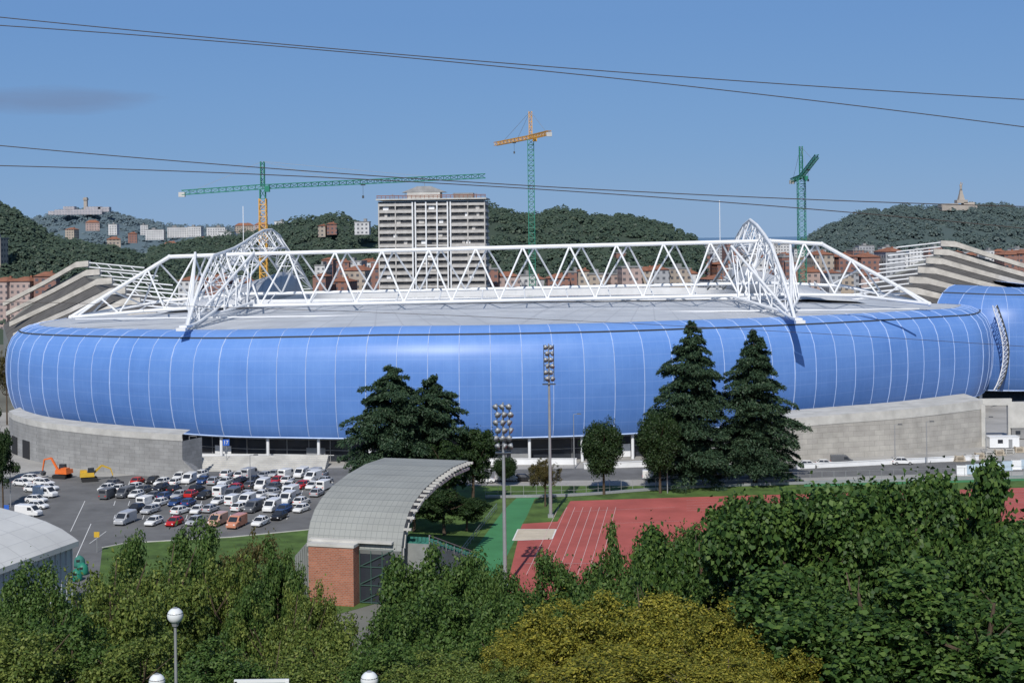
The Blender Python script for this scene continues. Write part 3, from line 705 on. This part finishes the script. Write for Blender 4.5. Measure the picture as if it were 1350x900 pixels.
solid('railing',g,M['white'],loc=(q[0],q[1],q[2]-.92),label='white painted path railing',category='railing')
# ---------------------------------------------------------------- power lines
for w,pts in enumerate([[(0,22),(450,69),(750,87),(1350,132)],[(0,35),(250,50),(450,68),(800,104),(1350,167)],[(0,193),(350,219),(700,247),(1350,272)],[(0,218),(350,232),(700,247),(1000,271),(1350,301)],[(0,398),(600,414),(900,432),(1350,456)]]):
    c=np.polyfit([p[0] for p in pts],[p[1] for p in pts],2)
    g=G(); xs_=np.linspace(-500,1850,48); Y=62
    L=[P(x,np.polyval(c,x),Y) for x in xs_]; g.path(L,0.02 if w<4 else .01,6)
    solid('power_line',g,M['wire'],loc=L[24],world=True,label='thin sagging overhead power cable',category='power line',group='overhead cables')
# ---------------------------------------------------------------- cars
paints={}
def paint(n,c): 
    if n not in paints: paints[n]=vary('car_paint_'+n,c,.04,2,0.25,0.0,0.6)
    return paints[n]
def ring(y,w,z0,z1,ch=.1):
    return [(-w+ch,y,z0),(w-ch,y,z0),(w,y,z0+ch),(w,y,z1-ch),(w-ch*1.3,y,z1),(-w+ch*1.3,y,z1),(-w,y,z1-ch),(-w,y,z0+ch)]
def car_meshes(kind):
    b=G(); W_list=[]
    if kind=='car':
        b.loft([ring(y,w,a,c) for y,w,a,c in ((-2.12,.62,.38,.62),(-2.02,.8,.26,.74),(-1.6,.87,.24,.84),(-.95,.89,.22,.93),(1.7,.89,.22,.97),(2.0,.84,.26,.95),(2.1,.7,.36,.85))])
        lo=[(-.8,-1.05,.93),(.8,-1.05,.93),(.8,1.85,.97),(-.8,1.85,.97)]; hi=[(-.62,-.35,1.42),(.62,-.35,1.42),(.62,1.25,1.43),(-.62,1.25,1.43)]
        w=G(); w.loft([lo,hi]); W_list.append(('window',w)); b.box((0,.45,1.45),(1.26,1.64,.07),taper=.85)
        for sx in (-1,1):
            b.tube((sx*.8,-1.05,.93),(sx*.63,-.35,1.43),.04,n=4);b.tube((sx*.8,1.85,.95),(sx*.63,1.25,1.44),.06,n=4);b.tube((sx*.81,.4,.95),(sx*.64,.4,1.44),.045,n=4); b.box((sx*.97,-.75,1.0),(.16,.12,.12))
        wy=(-1.32,1.35)
    else:
        b.loft([ring(y,w,a,c,.12) for y,w,a,c in ((-2.4,.7,.4,.8),(-2.32,.9,.28,.98),(-1.75,.95,.26,1.15),(-.95,.95,.26,1.98),(-.5,.95,.26,2.08),(2.3,.95,.26,2.08),(2.42,.86,.32,1.95))])
        w=G(); w.loft([[(-.78,-1.74,1.2),(.78,-1.74,1.2),(.78,-1.7,1.2),(-.78,-1.7,1.2)],[(-.74,-1.06,1.92),(.74,-1.06,1.92),(.74,-1.0,1.9),(-.74,-1.0,1.9)]]); W_list.append(('windscreen',w))
        for sx in (-1,1):
            w=G(); w.poly([(sx*.965,-1.35,1.2),(sx*.965,-.3,1.2),(sx*.965,-.3,1.75),(sx*.965,-1.02,1.75)]); W_list.append(('window',w)); b.box((sx*1.05,-1.35,1.25),(.16,.14,.26))
        w=G(); w.box((0,2.43,1.55),(1.3,.03,.5)); W_list.append(('rear_window',w)); wy=(-1.55,1.5)
    wh=G(); wh.tube((-.11,0,0),(.11,0,0),.32,n=14); wh.m=1; wh.tube((-.12,0,0),(.12,0,0),.19,n=10)
    hl=G(); hl.box((0,0,0),(.3,.12,.15),taper=.8)
    return b,W_list,wh,hl,wy
CM={k:car_meshes(k) for k in ('car','van')}
MB={}
WM=CM['car'][2].mesh('wheel',[M['tyre'],M['steel']]); HL=CM['car'][3].mesh('headlight',M['lamp']); TL=CM['car'][3].mesh('taillight',M['red'])
cars_cols=[('white',(.78,.78,.77),9),('silver',(.42,.43,.45),4),('black',(.02,.02,.024),4),('grey',(.12,.125,.135),3),('red',(.5,.02,.02),1),('blue',(.03,.07,.2),1)]
pool=[c for c in cars_cols for _ in range(c[2])]
GLm={k:[(n,w.mesh(n,M['darkglass'])) for n,w in CM[k][1]] for k in CM}
def car(px,py,rz,kind='car',col=None,grp='cars in the car park'):
    nm,c=(col if col else random.choice(pool)[:2])
    if kind=='van' and not col and nm in ('red','blue','black'): nm,c='white',(.78,.78,.77)
    key=(kind,nm)
    if key not in MB: MB[key]=CM[kind][0].mesh('body',paint(nm,c))
    b=GP(px,py)
    t=thing('parked_car' if kind=='car' else 'parked_van',(b[0],b[1],.03),'%s %s parked on the asphalt'%(nm,'hatchback car' if kind=='car' else 'delivery van'),kind,rz=rz,group=grp,scale=random.uniform(.97,1.08))
    part(t,'body',MB[key],None)
    for n,w in GLm[kind]: part(t,n,w,None)
    wy=CM[kind][4]
    for sx in (-1,1):
        for y in wy:
            o=part(t,'wheel',WM,None); o.location=(sx*.82,y,.32)
        hy=-2.06 if kind=='car' else -2.36
        o=part(t,'headlight',HL,None); o.location=(sx*.62,hy,.62 if kind=='car' else .85)
        o=part(t,'taillight',TL,None); o.location=(sx*.66,2.08 if kind=='car' else 2.42,.78)
random.seed(5)
for (y,x0,x1,stp,pv) in ((630,235,445,16,.3),(637,150,442,16.5,.2),(645.5,142,432,17,.2),(655,146,420,18,.25),(664.5,176,405,18.5,.2),(675,180,396,19.5,.2)):
    x=x0
    while x<x1:
        if random.random()>.08: car(x+random.uniform(-3,3),y+random.uniform(-2.2,2.2)+(x-290)*-.012,random.uniform(-.14,.14)-.25+(math.pi if random.random()<.3 else 0),'van' if random.random()<pv else 'car')
        x+=stp
W_=('white',(.78,.78,.77))
for x,k,c in ((165,'van',('silver',(.42,.43,.45))),(203,'car',W_),(230,'car',('red',(.6,.02,.02))),(257,'car',('silver',(.42,.43,.45))),(287,'van',('orange and white',(.6,.36,.26))),(312,'van',('orange',(.6,.26,.16))),(343,'car',W_),(368,'car',('black',(.02,.02,.024)))):
    car(x,693+random.uniform(-3,3) if x<360 else 684,-.25,k,c)
for x,y,k in ((42,634,'car'),(58,640,'car'),(45,648,'car'),(60,655,'van'),(48,662,'car'),(50,670,'car'),(38,680,'van'),(64,646,'car'),(30,640,'car')):
    car(x,y,1.25+random.uniform(-.1,.1),k,W_ if random.random()<.6 else None)
for x,y in ((668,634),(690,634),(712,634),(862,632),(888,631),(1066,616),(1088,614),(1110,612),(640,636),(1190,612)): car(x,y,1.5,random.choice(['car','van']),W_ if random.random()<.5 else None,'cars along the service road')
def excav(px,py,rz,mat,lab,up=True):
    b=GP(px,py); t=thing('excavator',(b[0],b[1],.03),lab,'excavator',rz=rz)
    for sx in (-1,1):
        g=G(); pr=[(-1.7,.25),(-1.4,0),(1.4,0),(1.7,.25),(1.7,.6),(1.4,.85),(-1.4,.85),(-1.7,.6)]
        g.loft([[(sx*1.1-.25,y,z) for y,z in pr],[(sx*1.1+.25,y,z) for y,z in pr]]); part(t,'track',g,M['tyre'])
    g=G(); g.box((0,.5,1.5),(2.5,3,.9),taper=.95); g.box((.5,1.2,2.1),(1.4,1.4,.5)); part(t,'body',g,mat)
    g=G(); g.box((-.7,-.3,2.2),(1.0,1.5,1.5),taper=.85); part(t,'cab',g,M['darkglass'])
    g=G(); g.tube((.2,-.8,1.6),(.2,-2.6,4.3 if up else 3.2),.3,.26,n=4); g.tube((.2,-2.6,4.3 if up else 3.2),(.2,-4.4,3.9 if up else 2.4),.26,.2,n=4); part(t,'boom',g,mat)
    g=G(); g.tube((.2,-4.4,3.9 if up else 2.4),(.2,-4.9,1.5 if up else .9),.2,.15,n=4); part(t,'arm',g,mat)
    g=G(); z=1.4 if up else .8
    g.loft([[(-.3,-4.9,z),(-.3,-4.3,z-.3),(-.3,-4.5,z-1),(-.3,-5.1,z-.8)],[(.7,-4.9,z),(.7,-4.3,z-.3),(.7,-4.5,z-1),(.7,-5.1,z-.8)]]); part(t,'bucket',g,M['darksteel'])
excav(82,630,-1.9,M['orange'],'orange tracked excavator with raised boom'); excav(118,634,1.9,M['yellow'],'yellow tracked excavator at rest',False)
for px,py,mt,l in ((101,765,'greensteel','green igloo recycling bin'),(109,757,'greensteel','green igloo recycling bin'),(105,747,'teal','teal igloo recycling bin')):
    b=GP(px,py); g=G(); g.loft([[(r*math.cos(a),r*math.sin(a),z) for a in np.linspace(0,2*math.pi,15)[:-1]] for z,r in ((0,.85),(.4,.9),(1.1,.85),(1.5,.62),(1.75,.3),(1.85,.12))])
    t=thing('recycling_bin',b,l,'recycling bin',group='recycling bins'); part(t,'body',g,M[mt],True)
    g=G(); g.box((0,-.78,1.15),(.5,.3,.3)); part(t,'deposit_slot',g,M['dark'])
for px,py,mt,l in ((128,728,'yellow','yellow square road sign on post'),(9,690,'blue','blue square road sign on post')):
    b=GP(px,py); t=thing('road_sign',b,l,'road sign'); g=G(); g.tube((0,0,0),(0,0,3.2),.06); part(t,'post',g,M['steel'])
    g=G(); g.box((0,-.08,3),(.9,.06,.9)); part(t,'sign_face',g,M[mt])
for px,py,w,mt,l in ((1322,590,7,'white','white site cabin with window'),(1345,578,5,'greyroof','grey site cabin with window')):
    b=GP(px,py); t=thing('site_cabin',b,l,'site cabin'); g=G(); g.box((0,0,1.45),(w,2.6,2.5)); g.box((0,0,2.75),(w+.2,2.8,.12)); part(t,'body',g,M[mt])
    g=G(); g.box((-1,-1.32,1.7),(1.2,.04,.9)); part(t,'window',g,M['darkglass'])
    g=G(); g.box((1.4,-1.32,1.2),(.9,.04,2.0)); part(t,'door',g,M['steel'])
lb=plain('pale_blue_hoarding',(0.42,0.52,0.6),.6)
for k in range(9):
    a=GP(1268+k*12,626-k*1.2); g=G(); g.box((0,0,1.1),(2.1,.06,1.9)); g.box((0,0,.1),(2.2,.5,.16)); g.tube((-1.05,0,0),(-1.05,0,2.2),.04); g.tube((1.05,0,0),(1.05,0,2.2),.04)
    solid('site_barrier',g,lb if k%3 else M['white'],loc=a,label='pale blue construction hoarding panel',category='barrier',group='construction barriers')
for k in range(7):
    a=GP(1265+k*13,608-k*2); g=G()
    for j in range(4): g.box((0,0,.15+j*.32),(2.6-.2*j,1.6,.12)); g.box((-.8,0,.3+j*.32),(.15,1.5,.2)); g.box((.8,0,.3+j*.32),(.15,1.5,.2))
    solid('material_stack',g,M['concrete2'] if k%2 else M['sand'],loc=a,label='stack of pale building boards on pallets',category='building materials',group='building material stacks')
g=G(); fp=catmull([GP(640,657)[:2],GP(760,654)[:2],GP(950,642)[:2],GP(1380,630)[:2]],2.5)
for x,y in fp: g.tube((x,y,0),(x,y,2.6),.05,n=4)
for z in (.1,1.3,2.6): g.path([(x,y,z) for x,y in fp],.035,4)
g.path([(x,y+.1,.35) for x,y in fp],.35,4)
solid('fence',g,M['steel'],loc=(fp[0][0],fp[0][1],0),world=True,label='grey steel fence around the running track',category='fence')
g=G(); a=Vector(GP(604,738));b=Vector(GP(655,672)); n=14
for k in range(n+1):
    p=a+(b-a)*k/n; g.tube(p,p+Vector((0,0,1.2)),.05,n=4)
for z in (.6,1.2): g.tube(a+Vector((0,0,z)),b+Vector((0,0,z)),.05,n=4)
solid('handrail',g,M['steel'],loc=tuple(a),world=True,label='grey tube handrail beside green path',category='railing')
# ---------------------------------------------------------------- grandstand
gs=thing('grandstand',(-17,202,0),'small grandstand with curved grey metal roof and teal seats','grandstand')
gs.rotation_euler=(0,0,math.atan2(-0.281,0.960))
pf=[(-.5,7.6),(0,9.2),(.9,10.9),(2.5,12.4),(5,13.6),(9,14.7),(15,15.5),(22,15.9),(30,15.7)]
g=G()
rr=[[(x,y,z) for y,z in pf]+[(x,y+.3,z-.9) for y,z in pf[::-1]] for x in np.linspace(-13.2,1.2,19)]
n_=len(pf)
g.loft(rr,uvs=lambda i,j:(i,j*2 if j<n_ else 0))
part(gs,'roof',g,M['standroof'])
g=G()
for x in (-13.1,-8.7,-4.4,1.1):
    for a,b in zip(pf[:-1],pf[1:]): g.tube((x,a[0]+.8,a[1]-1.4),(x,b[0]+.4,b[1]-1.3),.28,n=4)
    for k in range(1,len(pf)-1): g.tube((x,pf[k][0],pf[k][1]-.3),(x,pf[k+1][0],pf[k+1][1]-1.4),.12,n=4)
for k in range(22):
    y=.8+k*1.35; z=float(np.interp(y,[p[0] for p in pf],[p[1] for p in pf])); g.box((1.7,y,z-.25),(1.1,.4,.3))
part(gs,'roof_rib',g,M['concrete2'])
g=G()
for k in range(14): g.box((-4.2,3+k*1.6,(8.2-k*.52)/2),(17,1.6,8.2-k*.52))
part(gs,'terrace',g,M['terr'])
g=G()
for k in range(14):
    for x in np.arange(-12.3,4.1,.6): 
        g.box((x,3.1+k*1.6,8.2-k*.52+.4),(.5,.14,.75)); g.box((x,2.85+k*1.6,8.2-k*.52+.14),(.5,.5,.12))
    g.box((-4.2,2.6+k*1.6,8.2-k*.52+.03),(16.8,.5,.06))
part(gs,'seating',g,M['teal'])
g=G(); 
for k in range(7): g.tube((4.3,2.5+k*3.6,8.0-k*1.17),(4.3,2.5+k*3.6,9.4-k*1.17),.07,n=4)
g.tube((4.3,2.5,9.4),(4.3,24.1,2.38),.08,n=4);g.tube((4.3,2.5,8.8),(4.3,24.1,1.78),.05,n=4); part(gs,'handrail',g,M['steel'])
g=G(); g.box((-8.6,0,4.1),(6.8,5,8.2)); part(gs,'brick_block',g,M['brick'])
g=G(); g.box((-8.6,0,8.4),(7.1,5.3,.4)); g.box((-6.3,.4,8.75),(12.6,3,.3)); part(gs,'coping',g,M['concrete2'])
g=G(); g.box((-2.6,1.2,3.9),(5.1,3.0,7.8)); part(gs,'glazed_stairwell',g,M['darkglass'])
g=G()
for x in (-5.1,-3.4,-1.7,0): g.box((x,-.4,3.9),(.1,.12,7.8))
for z in (.2,2.6,5.2,7.7): g.box((-2.6,-.42,z),(5.1,.1,.1))
for k in range(3): g.tube((-5.1,-.48,.2+k*2.5),(0,-.48,2.7+k*2.5),.08,n=4)
part(gs,'window_frame',g,plain('dull_green_frame',(0.05,0.1,0.085)))
g=G()
g.loft([[(-13.3,.5,0),(-13.3,.5,8.0),(-13.3,14,11),(-13.3,14,0)],[(-16.2,2.2,0),(-16.2,2.2,5.4),(-16.2,14,8.5),(-16.2,14,0)]])
for k in range(7):
    f=k/6; x=-13.3-f*2.8; g.tube((x,.4+f*1.7,0),(x,.4+f*1.7,8.0-2.6*f),.14,n=4); g.tube((x,.4+f*1.7,8.1-2.6*f),(x,14,11.1-2.6*f),.12,n=4)
part(gs,'rear_wall',g,M['standroof'])
# ---------------------------------------------------------------- hall lower left
hl=thing('sports_hall',(-59.5,193,0),'large pale sports hall with curved sloping white roof','sports hall')
hl.rotation_euler=(0,0,math.atan2(-.29,.957))
cv=[(.6,11.2),(0,11.6),(-2,12.7),(-4.5,13.6),(-8,14.5),(-12,15.2),(-20,16.1),(-30,16.6)]
g=G(); g.loft([[(x,y,z) for x,z in cv]+[(x,y,z-.7) for x,z in cv[::-1]] for y in np.linspace(.8,-50,14)],uvs=lambda i,j:(i,j))
part(hl,'roof',g,gridroof('hall_roof',(0.6,0.6,0.58),(0.4,0.4,0.4),1,1,lw=.05,fs=.5))
g=G(); cz=[(0,0),(0,11.2),(-2,12.0),(-4.5,12.9),(-12,14.5),(-30,15.8),(-30,0)]
g.loft([[(x-.05,y,z) for x,z in cz] for y in (.3,-49.5)])
for y in np.arange(0,-49,-1.2): g.box((0.02,y,5.6),(.18,.16,11))
part(hl,'wall',g,vary('hall_cladding',(0.45,0.47,0.5),.15,.3,.5))
g=G(); g.box((.12,-14,2.3),(.1,26,2)); part(hl,'window_band',g,M['darkglass'])
# ---------------------------------------------------------------- trees
def trunkmesh(h,r,nb,spread,ht,seed):
    rs=random.Random(seed); g=G(); p=Vector((0,0,0)); q=Vector((rs.uniform(-.2,.2),rs.uniform(-.2,.2),ht*.35)); top=Vector((rs.uniform(-.3,.3),rs.uniform(-.3,.3),ht*.8))
    g.tube(p,q,r,r*.75,n=8); g.tube(q,top,r*.75,r*.2,n=7)
    for i in range(nb):
        a=2*math.pi*i/nb+rs.uniform(-.4,.4); z=rs.uniform(.3,.65); s=q+(top-q)*max(0,(z-.35)/.45)
        e=s+Vector((math.cos(a)*spread*rs.uniform(.5,.8),math.sin(a)*spread*rs.uniform(.5,.8),ht*rs.uniform(.12,.28))); m=(s+e)/2+Vector((0,0,-.04*ht))
        g.tube(s,m,r*.4,r*.28,n=5); g.tube(m,e,r*.28,r*.08,n=5)
        for _ in range(2):
            e2=m+Vector((rs.uniform(-1,1),rs.uniform(-1,1),rs.uniform(.3,1)))*spread*.35; g.tube(m,e2,r*.16,r*.05,n=4)
    return g.mesh('trunk',M['bark'])
def crownmesh(rx,rz,zc,nlobe,nsub,nleaf,leaf,cf=.3,wr=.6,spk=.1,smooth=False):
    d=rng.normal(size=(nlobe,3)); d[:,2]=d[:,2]*.9+.15; d/=np.linalg.norm(d,axis=1)[:,None]
    lr=rng.uniform(.35,.8,(nlobe,1)) if not smooth else rng.uniform(.45,.68,(nlobe,1))
    L=d*lr
    sub=np.repeat(L,nsub,axis=0)+rng.normal(size=(nlobe*nsub,3))*(.14 if not smooth else .08)
    nrm=np.linalg.norm(sub,axis=1)[:,None]; sub=sub*np.minimum(1,.88/np.maximum(nrm,1e-6))
    c=sub*np.array([rx,rx,rz])+np.array([0,0,zc]); ncl=len(c)
    cr_=cf*rx*rng.uniform(.4,1.3,ncl)
    wgt=cr_**2; wgt/=wgt.sum()
    k=rng.choice(ncl,nleaf,p=wgt)
    dd=rng.normal(size=(nleaf,3)); dd[:,2]=dd[:,2]*.8+.2; dd/=np.linalg.norm(dd,axis=1)[:,None]
    p=c[k]+dd*(cr_[k][:,None])*rng.uniform(.5,1.15,(nleaf,1))
    ns=int(nleaf*spk); ii=rng.integers(0,nleaf,ns); p[ii]+=rng.normal(size=(ns,3))*rx*.07
    nn=dd+rng.normal(size=dd.shape)*.55+np.array([0,0,.3])
    return leafmesh('crown',p,nn,leaf,wr)
def cedarmesh(Ht,R,tiers,seed,leaf=.5,pr=None,z0=.1):
    r2=np.random.default_rng(seed); Pp=[];T=[];NN=[]; gt=G(); gt.tube((0,0,0),(0,0,Ht*.6),Ht*.016,Ht*.009,n=8); gt.tube((0,0,Ht*.6),(0,0,Ht*.99),Ht*.009,.04,n=6)
    pr=pr or ([.05,.2,.4,.6,.8,.93,1],[.9,1,.98,.78,.5,.25,.06])
    for ti in range(tiers):
        f0=z0+(1-z0)*((ti+.5)/tiers)
        for j in range(10):
            f=min(.995,f0+r2.normal(0,.018)); z=Ht*f; a=2*math.pi*j/10+r2.uniform(-.4,.4)+ti
            L=R*np.interp(f,*pr)*r2.choice([.6,.85,1.0,1.2])*r2.uniform(.8,1.15)
            dz=r2.uniform(.0,.4)
            d=np.array([math.cos(a),math.sin(a),0]); s=np.array([-d[1],d[0],0])
            n=int(24+L*52)
            t=r2.uniform(.1,1,n)**.8; wid=L*.28*np.sin(np.clip(t,0,1)*2.7)+.12
            lat=r2.uniform(-1,1,n)*wid
            zz=z+L*(dz*t*1.3-.42*t*t)+r2.normal(0,.22,n)-np.abs(lat)*.22
            p=d[None]*(t*L)[:,None]+s[None]*lat[:,None]; p[:,2]=zz
            Pp.append(p); tt=d[None]*1.0+s[None]*(np.sign(lat)*.7)[:,None]+r2.normal(0,.35,(n,3)); tt[:,2]-=.35; T.append(tt)
            NN.append(r2.normal(0,.5,(n,3))+np.array([0,-.3,1]))
            if j%2==0: gt.tube((0,0,z),tuple(d*L*.7+np.array([0,0,z+L*(dz*.9-.22)])),.012*L+.03,.02,n=4)
    me=leafmesh('crown',np.concatenate(Pp),np.concatenate(NN),leaf,.42,tdir=np.concatenate(T))
    return gt.mesh('trunk',M['bark']),me
LM={'maple':leafmat('maple_leaves',(0.02,0.052,0.013),(0.052,0.11,0.024),(0.14,0.22,0.048)),
 'yellow':leafmat('autumn_leaves',(0.08,0.115,0.02),(0.21,0.21,0.032),(0.46,0.4,0.06)),
 'olive':leafmat('olive_leaves',(0.06,0.105,0.022),(0.13,0.185,0.04),(0.26,0.3,0.07)),
 'dark':leafmat('dark_leaves',(0.032,0.075,0.018),(0.072,0.138,0.03),(0.145,0.215,0.055)),
 'deep':leafmat('deep_green_leaves',(0.014,0.035,0.012),(0.028,0.06,0.018),(0.06,0.1,0.03)),
 'brown':leafmat('brownish_leaves',(0.06,0.06,0.02),(0.1,0.09,0.028),(0.16,0.12,0.04)),
 'cedar':leafmat('cedar_needles',(0.02,0.045,0.026),(0.036,0.072,0.038),(0.07,0.11,0.055),.15)}
def place(name,loc,rz,sc,tm,cmh,lab,group=None,cat='tree'):
    t=thing(name,loc,lab,cat,rz=rz,group=group); t.scale=sc
    part(t,'trunk',tm,None); part(t,'crown',cmh,None); return t
def template(mat,nlobe,nsub,nleaf,leaf,cf=.15,rx=4,rz=3.9,zc=6.2,wr=.6,spk=.1,seed=1,smooth=False):
    c=crownmesh(rx,rz,zc,nlobe,nsub,nleaf,leaf,cf,wr,spk,smooth); c.materials.append(LM[mat]); return (trunkmesh(10,.22,7,rx,10,seed),c)
T_near=[template('maple',22,9,62000,.23,.125,rx=4.7,rz=4.2,zc=5.6,wr=.8,spk=.15,seed=1),template('maple',24,9,66000,.22,.125,rx=4.7,rz=4.2,zc=5.6,wr=.8,spk=.15,seed=2)]
T_yel=[template('yellow',24,9,50000,.16,.11,zc=6.2,wr=.5,spk=.25,seed=3),template('olive',24,9,40000,.17,.11,zc=6.2,spk=.2,seed=4),template('yellow',22,9,46000,.16,.105,zc=6.2,wr=.5,spk=.25,seed=13)]
T_ol=[template('olive',24,8,26000,.18,.13,spk=.18,seed=5),template('olive',18,8,22000,.19,.135,spk=.18,seed=6)]
T_dk=[template('dark',22,8,26000,.19,.13,spk=.15,seed=7),template('dark',18,8,22000,.21,.14,spk=.15,seed=8)]
T_deep=[template('deep',22,8,16000,.28,.14,seed=17)]
T_br=[template('brown',22,8,14000,.2,.13,seed=9)]
T_round=[template('deep',70,6,34000,.26,.18,rx=4.4,rz=4.6,zc=5.6,spk=.02,seed=10,smooth=True)]
random.seed(11)
def put(px,pytop,Y,wpx,T,lab,name='tree',z0=None,zs=None,group=None):
    x,y,z=P(px,pytop,Y); zb=TZ(Y) if z0 is None else z0
    w=wpx*Y/F; h=z-zb; sx=w/8.2; sz=h/9.9
    return place(name,(x,y,zb-.1),random.uniform(0,6.28),(sx,sx,sz),*random.choice(T),lab,group)
ML='dense green maple with broad leaves on the slope'
for a in ((1150,582,50,250),(1250,570,49,230),(1010,612,48,250),(925,640,52,180),(1090,606,47,260),(1200,620,48,300),(1330,656,45,230),(880,700,50,130),(1140,720,40,340),(1300,735,38,360),(1370,712,42,220),(1045,722,43,200)):
    put(*a,T_near,ML,'maple_tree')
YL='bushy tree turning yellow in early autumn'
for a in ((735,784,46,230),(850,768,45,250),(960,784,42,230),(1010,828,39,190),(820,850,38,320),(680,830,44,150),(955,868,36,240)): put(*a,T_yel[::2],YL,'autumn_tree')
for a in ((575,852,44,220),(790,802,47,150),(905,804,47,150),(640,862,42,160),(1040,815,41,130)): put(*a,T_yel[1:2],'bushy olive green tree on the slope','tree')
for a in ((812,684,105,130),(735,732,100,160),(680,745,96,140),(865,706,80,190),(775,738,90,170),(905,690,66,150),(640,748,94,120)): put(*a,T_dk,'leafy green tree beside running track')
for a in ((562,708,114,180),(612,728,100,160),(535,790,92,180),(590,775,85,200),(655,790,80,160)): put(*a,T_dk,'green round tree near grandstand')
for a in ((404,748,116,110),(455,800,96,170),(372,758,98,160),(430,845,70,200),(350,830,75,170)): put(*a,T_ol,'light olive tree near grandstand')
put(338,682,152,120,T_br,'dark brownish green tree beside car park')
for a in ((200,684,104,210),(140,708,92,200),(20,810,66,230),(185,825,68,210),(300,708,108,130)): put(*a,T_ol,'tall olive green tree beside car park')
for a in ((254,690,114,150),(40,745,80,160),(100,800,70,220),(270,840,62,210),(0,762,84,110),(505,845,66,180),(325,770,100,110),(362,706,128,100),(170,705,112,110)): put(*a,T_dk,'green leafy tree on the slope')
def putg(px,pyb,pyt,wpx,T,lab,name='tree'):
    b=GP(px,pyb); return put(px,pyt,b[1],wpx,T,lab,name,z0=0)
putg(795,652,546,68,T_round,'round clipped dark green tree on the plaza')
putg(869,650,534,72,T_round,'round clipped dark green tree on the plaza')
putg(622,668,556,86,T_deep,'dark broadleaf tree behind grandstand')
putg(588,675,575,86,T_deep,'dark broadleaf tree behind grandstand')
putg(718,668,598,50,T_br,'small sparse tree by the fence')
putg(8,560,448,44,T_br,'tall brownish tree beside stadium'); putg(3,670,560,50,T_deep,'dark tree beside the road'); putg(-10,640,520,40,T_deep,'dark tree beside the road')
putg(665,640,598,40,T_round,'small green tree on the plaza')
for px,py,pt,w in ((545,700,640,90),(585,705,640,90),(615,700,652,70)): putg(px,py,pt,w,T_deep,'low dark shrub behind grandstand','shrub')
def cedar(px,pyb,pyt,wpx,seed,tiers=20,pr=None,z0=.1):
    b=GP(px,pyb); z=P(px,pyt,b[1])[2]; tm,cm_=cedarmesh(z,wpx*b[1]/F/2,tiers,seed,.6,pr,z0); cm_.materials.append(LM['cedar'])
    place('cedar_tree',b,0,(1,1,1),tm,cm_,'tall dark cedar with layered drooping branches','cedars')
cedar(914,640,424,116,1,25,None,.07); cedar(996,636,436,112,2,24,None,.07)
PR2=([.1,.3,.5,.7,.85,.95,1],[.8,.95,1,.85,.55,.3,.12])
cedar(518,672,484,128,3,18,PR2,.18); cedar(572,668,496,98,4,17,PR2,.18)
# ---------------------------------------------------------------- camera, light, world
cam=bpy.data.cameras.new('camera'); co=bpy.data.objects.new('camera',cam); link(co)
co.location=(0,0,H); co.rotation_euler=(math.pi/2,math.atan(A),0); cam.sensor_width=36; cam.lens=36*F/1350; cam.shift_y=-0.1; cam.clip_start=.5; cam.clip_end=100000
S.camera=co
el=math.radians(43); az=math.radians(190)
sd=Vector((math.sin(az)*math.cos(el),math.cos(az)*math.cos(el),math.sin(el)))
l=bpy.data.lights.new('sun','SUN'); l.energy=3.9; l.angle=math.radians(.53); l.color=(1,.96,.9); lo=bpy.data.objects.new('sun',l); link(lo); lo.rotation_euler=sd.to_track_quat('Z','Y').to_euler(); lo.location=(0,0,100)
w=bpy.data.worlds.new('World'); S.world=w; w.use_nodes=True; nt=w.node_tree; bg=nt.nodes['Background']
sky=nt.nodes.new('ShaderNodeTexSky'); sky.sky_type='NISHITA'; sky.sun_disc=False; sky.sun_elevation=el; sky.sun_rotation=az; sky.altitude=0; sky.air_density=1.0; sky.dust_density=.2; sky.ozone_density=3.0
tc=nt.nodes.new('ShaderNodeTexCoord'); sp=nt.nodes.new('ShaderNodeSeparateXYZ'); nt.links.new(tc.outputs['Generated'],sp.inputs[0])
air=ramp(nt,sp.outputs[2],[(0.0,(.19,.35,.61)),(0.06,(.155,.315,.6)),(0.2,(.115,.26,.57))])
air=mixc(nt,1.0,air,(11.1,11.1,11.1),'MULTIPLY')
mr=nt.nodes.new('ShaderNodeMapRange'); nt.links.new(sp.outputs[2],mr.inputs[0]); mr.inputs[1].default_value=.15; mr.inputs[2].default_value=.6; mr.inputs[3].default_value=.88; mr.inputs[4].default_value=0
skc=mixc(nt,mr.outputs[0],sky.outputs[0],air)
U=math_(nt,'DIVIDE',sp.outputs[0],sp.outputs[1]); V=math_(nt,'DIVIDE',sp.outputs[2],sp.outputs[1])
mp=nt.nodes.new('ShaderNodeMapping'); mp.inputs['Scale'].default_value=(14,14,90); nt.links.new(tc.outputs['Generated'],mp.inputs[0]); nz=noise(nt,1.0,5,vec=mp.outputs[0])
e1=math_(nt,'POWER',math_(nt,'DIVIDE',math_(nt,'ADD',U,.325),.085),2); e2=math_(nt,'POWER',math_(nt,'DIVIDE',math_(nt,'SUBTRACT',V,.1005),.011),2)
cl=math_(nt,'SUBTRACT',1.0,math_(nt,'ADD',e1,e2)); cl=math_(nt,'ADD',cl,math_(nt,'MULTIPLY',math_(nt,'SUBTRACT',nz,.5),1.6))
r=nt.nodes.new('ShaderNodeMapRange'); nt.links.new(cl,r.inputs[0]); r.inputs[1].default_value=0; r.inputs[2].default_value=1.0; r.inputs[3].default_value=0; r.inputs[4].default_value=.5
pos=math_(nt,'GREATER_THAN',sp.outputs[1],0.0)
col=mixc(nt,math_(nt,'MULTIPLY',r.outputs[0],pos),skc,(1.9,2.5,4.0))
nt.links.new(col,bg.inputs[0]); bg.inputs[1].default_value=.09
S.view_settings.view_transform='Standard'; S.view_settings.look='None'; S.view_settings.exposure=0
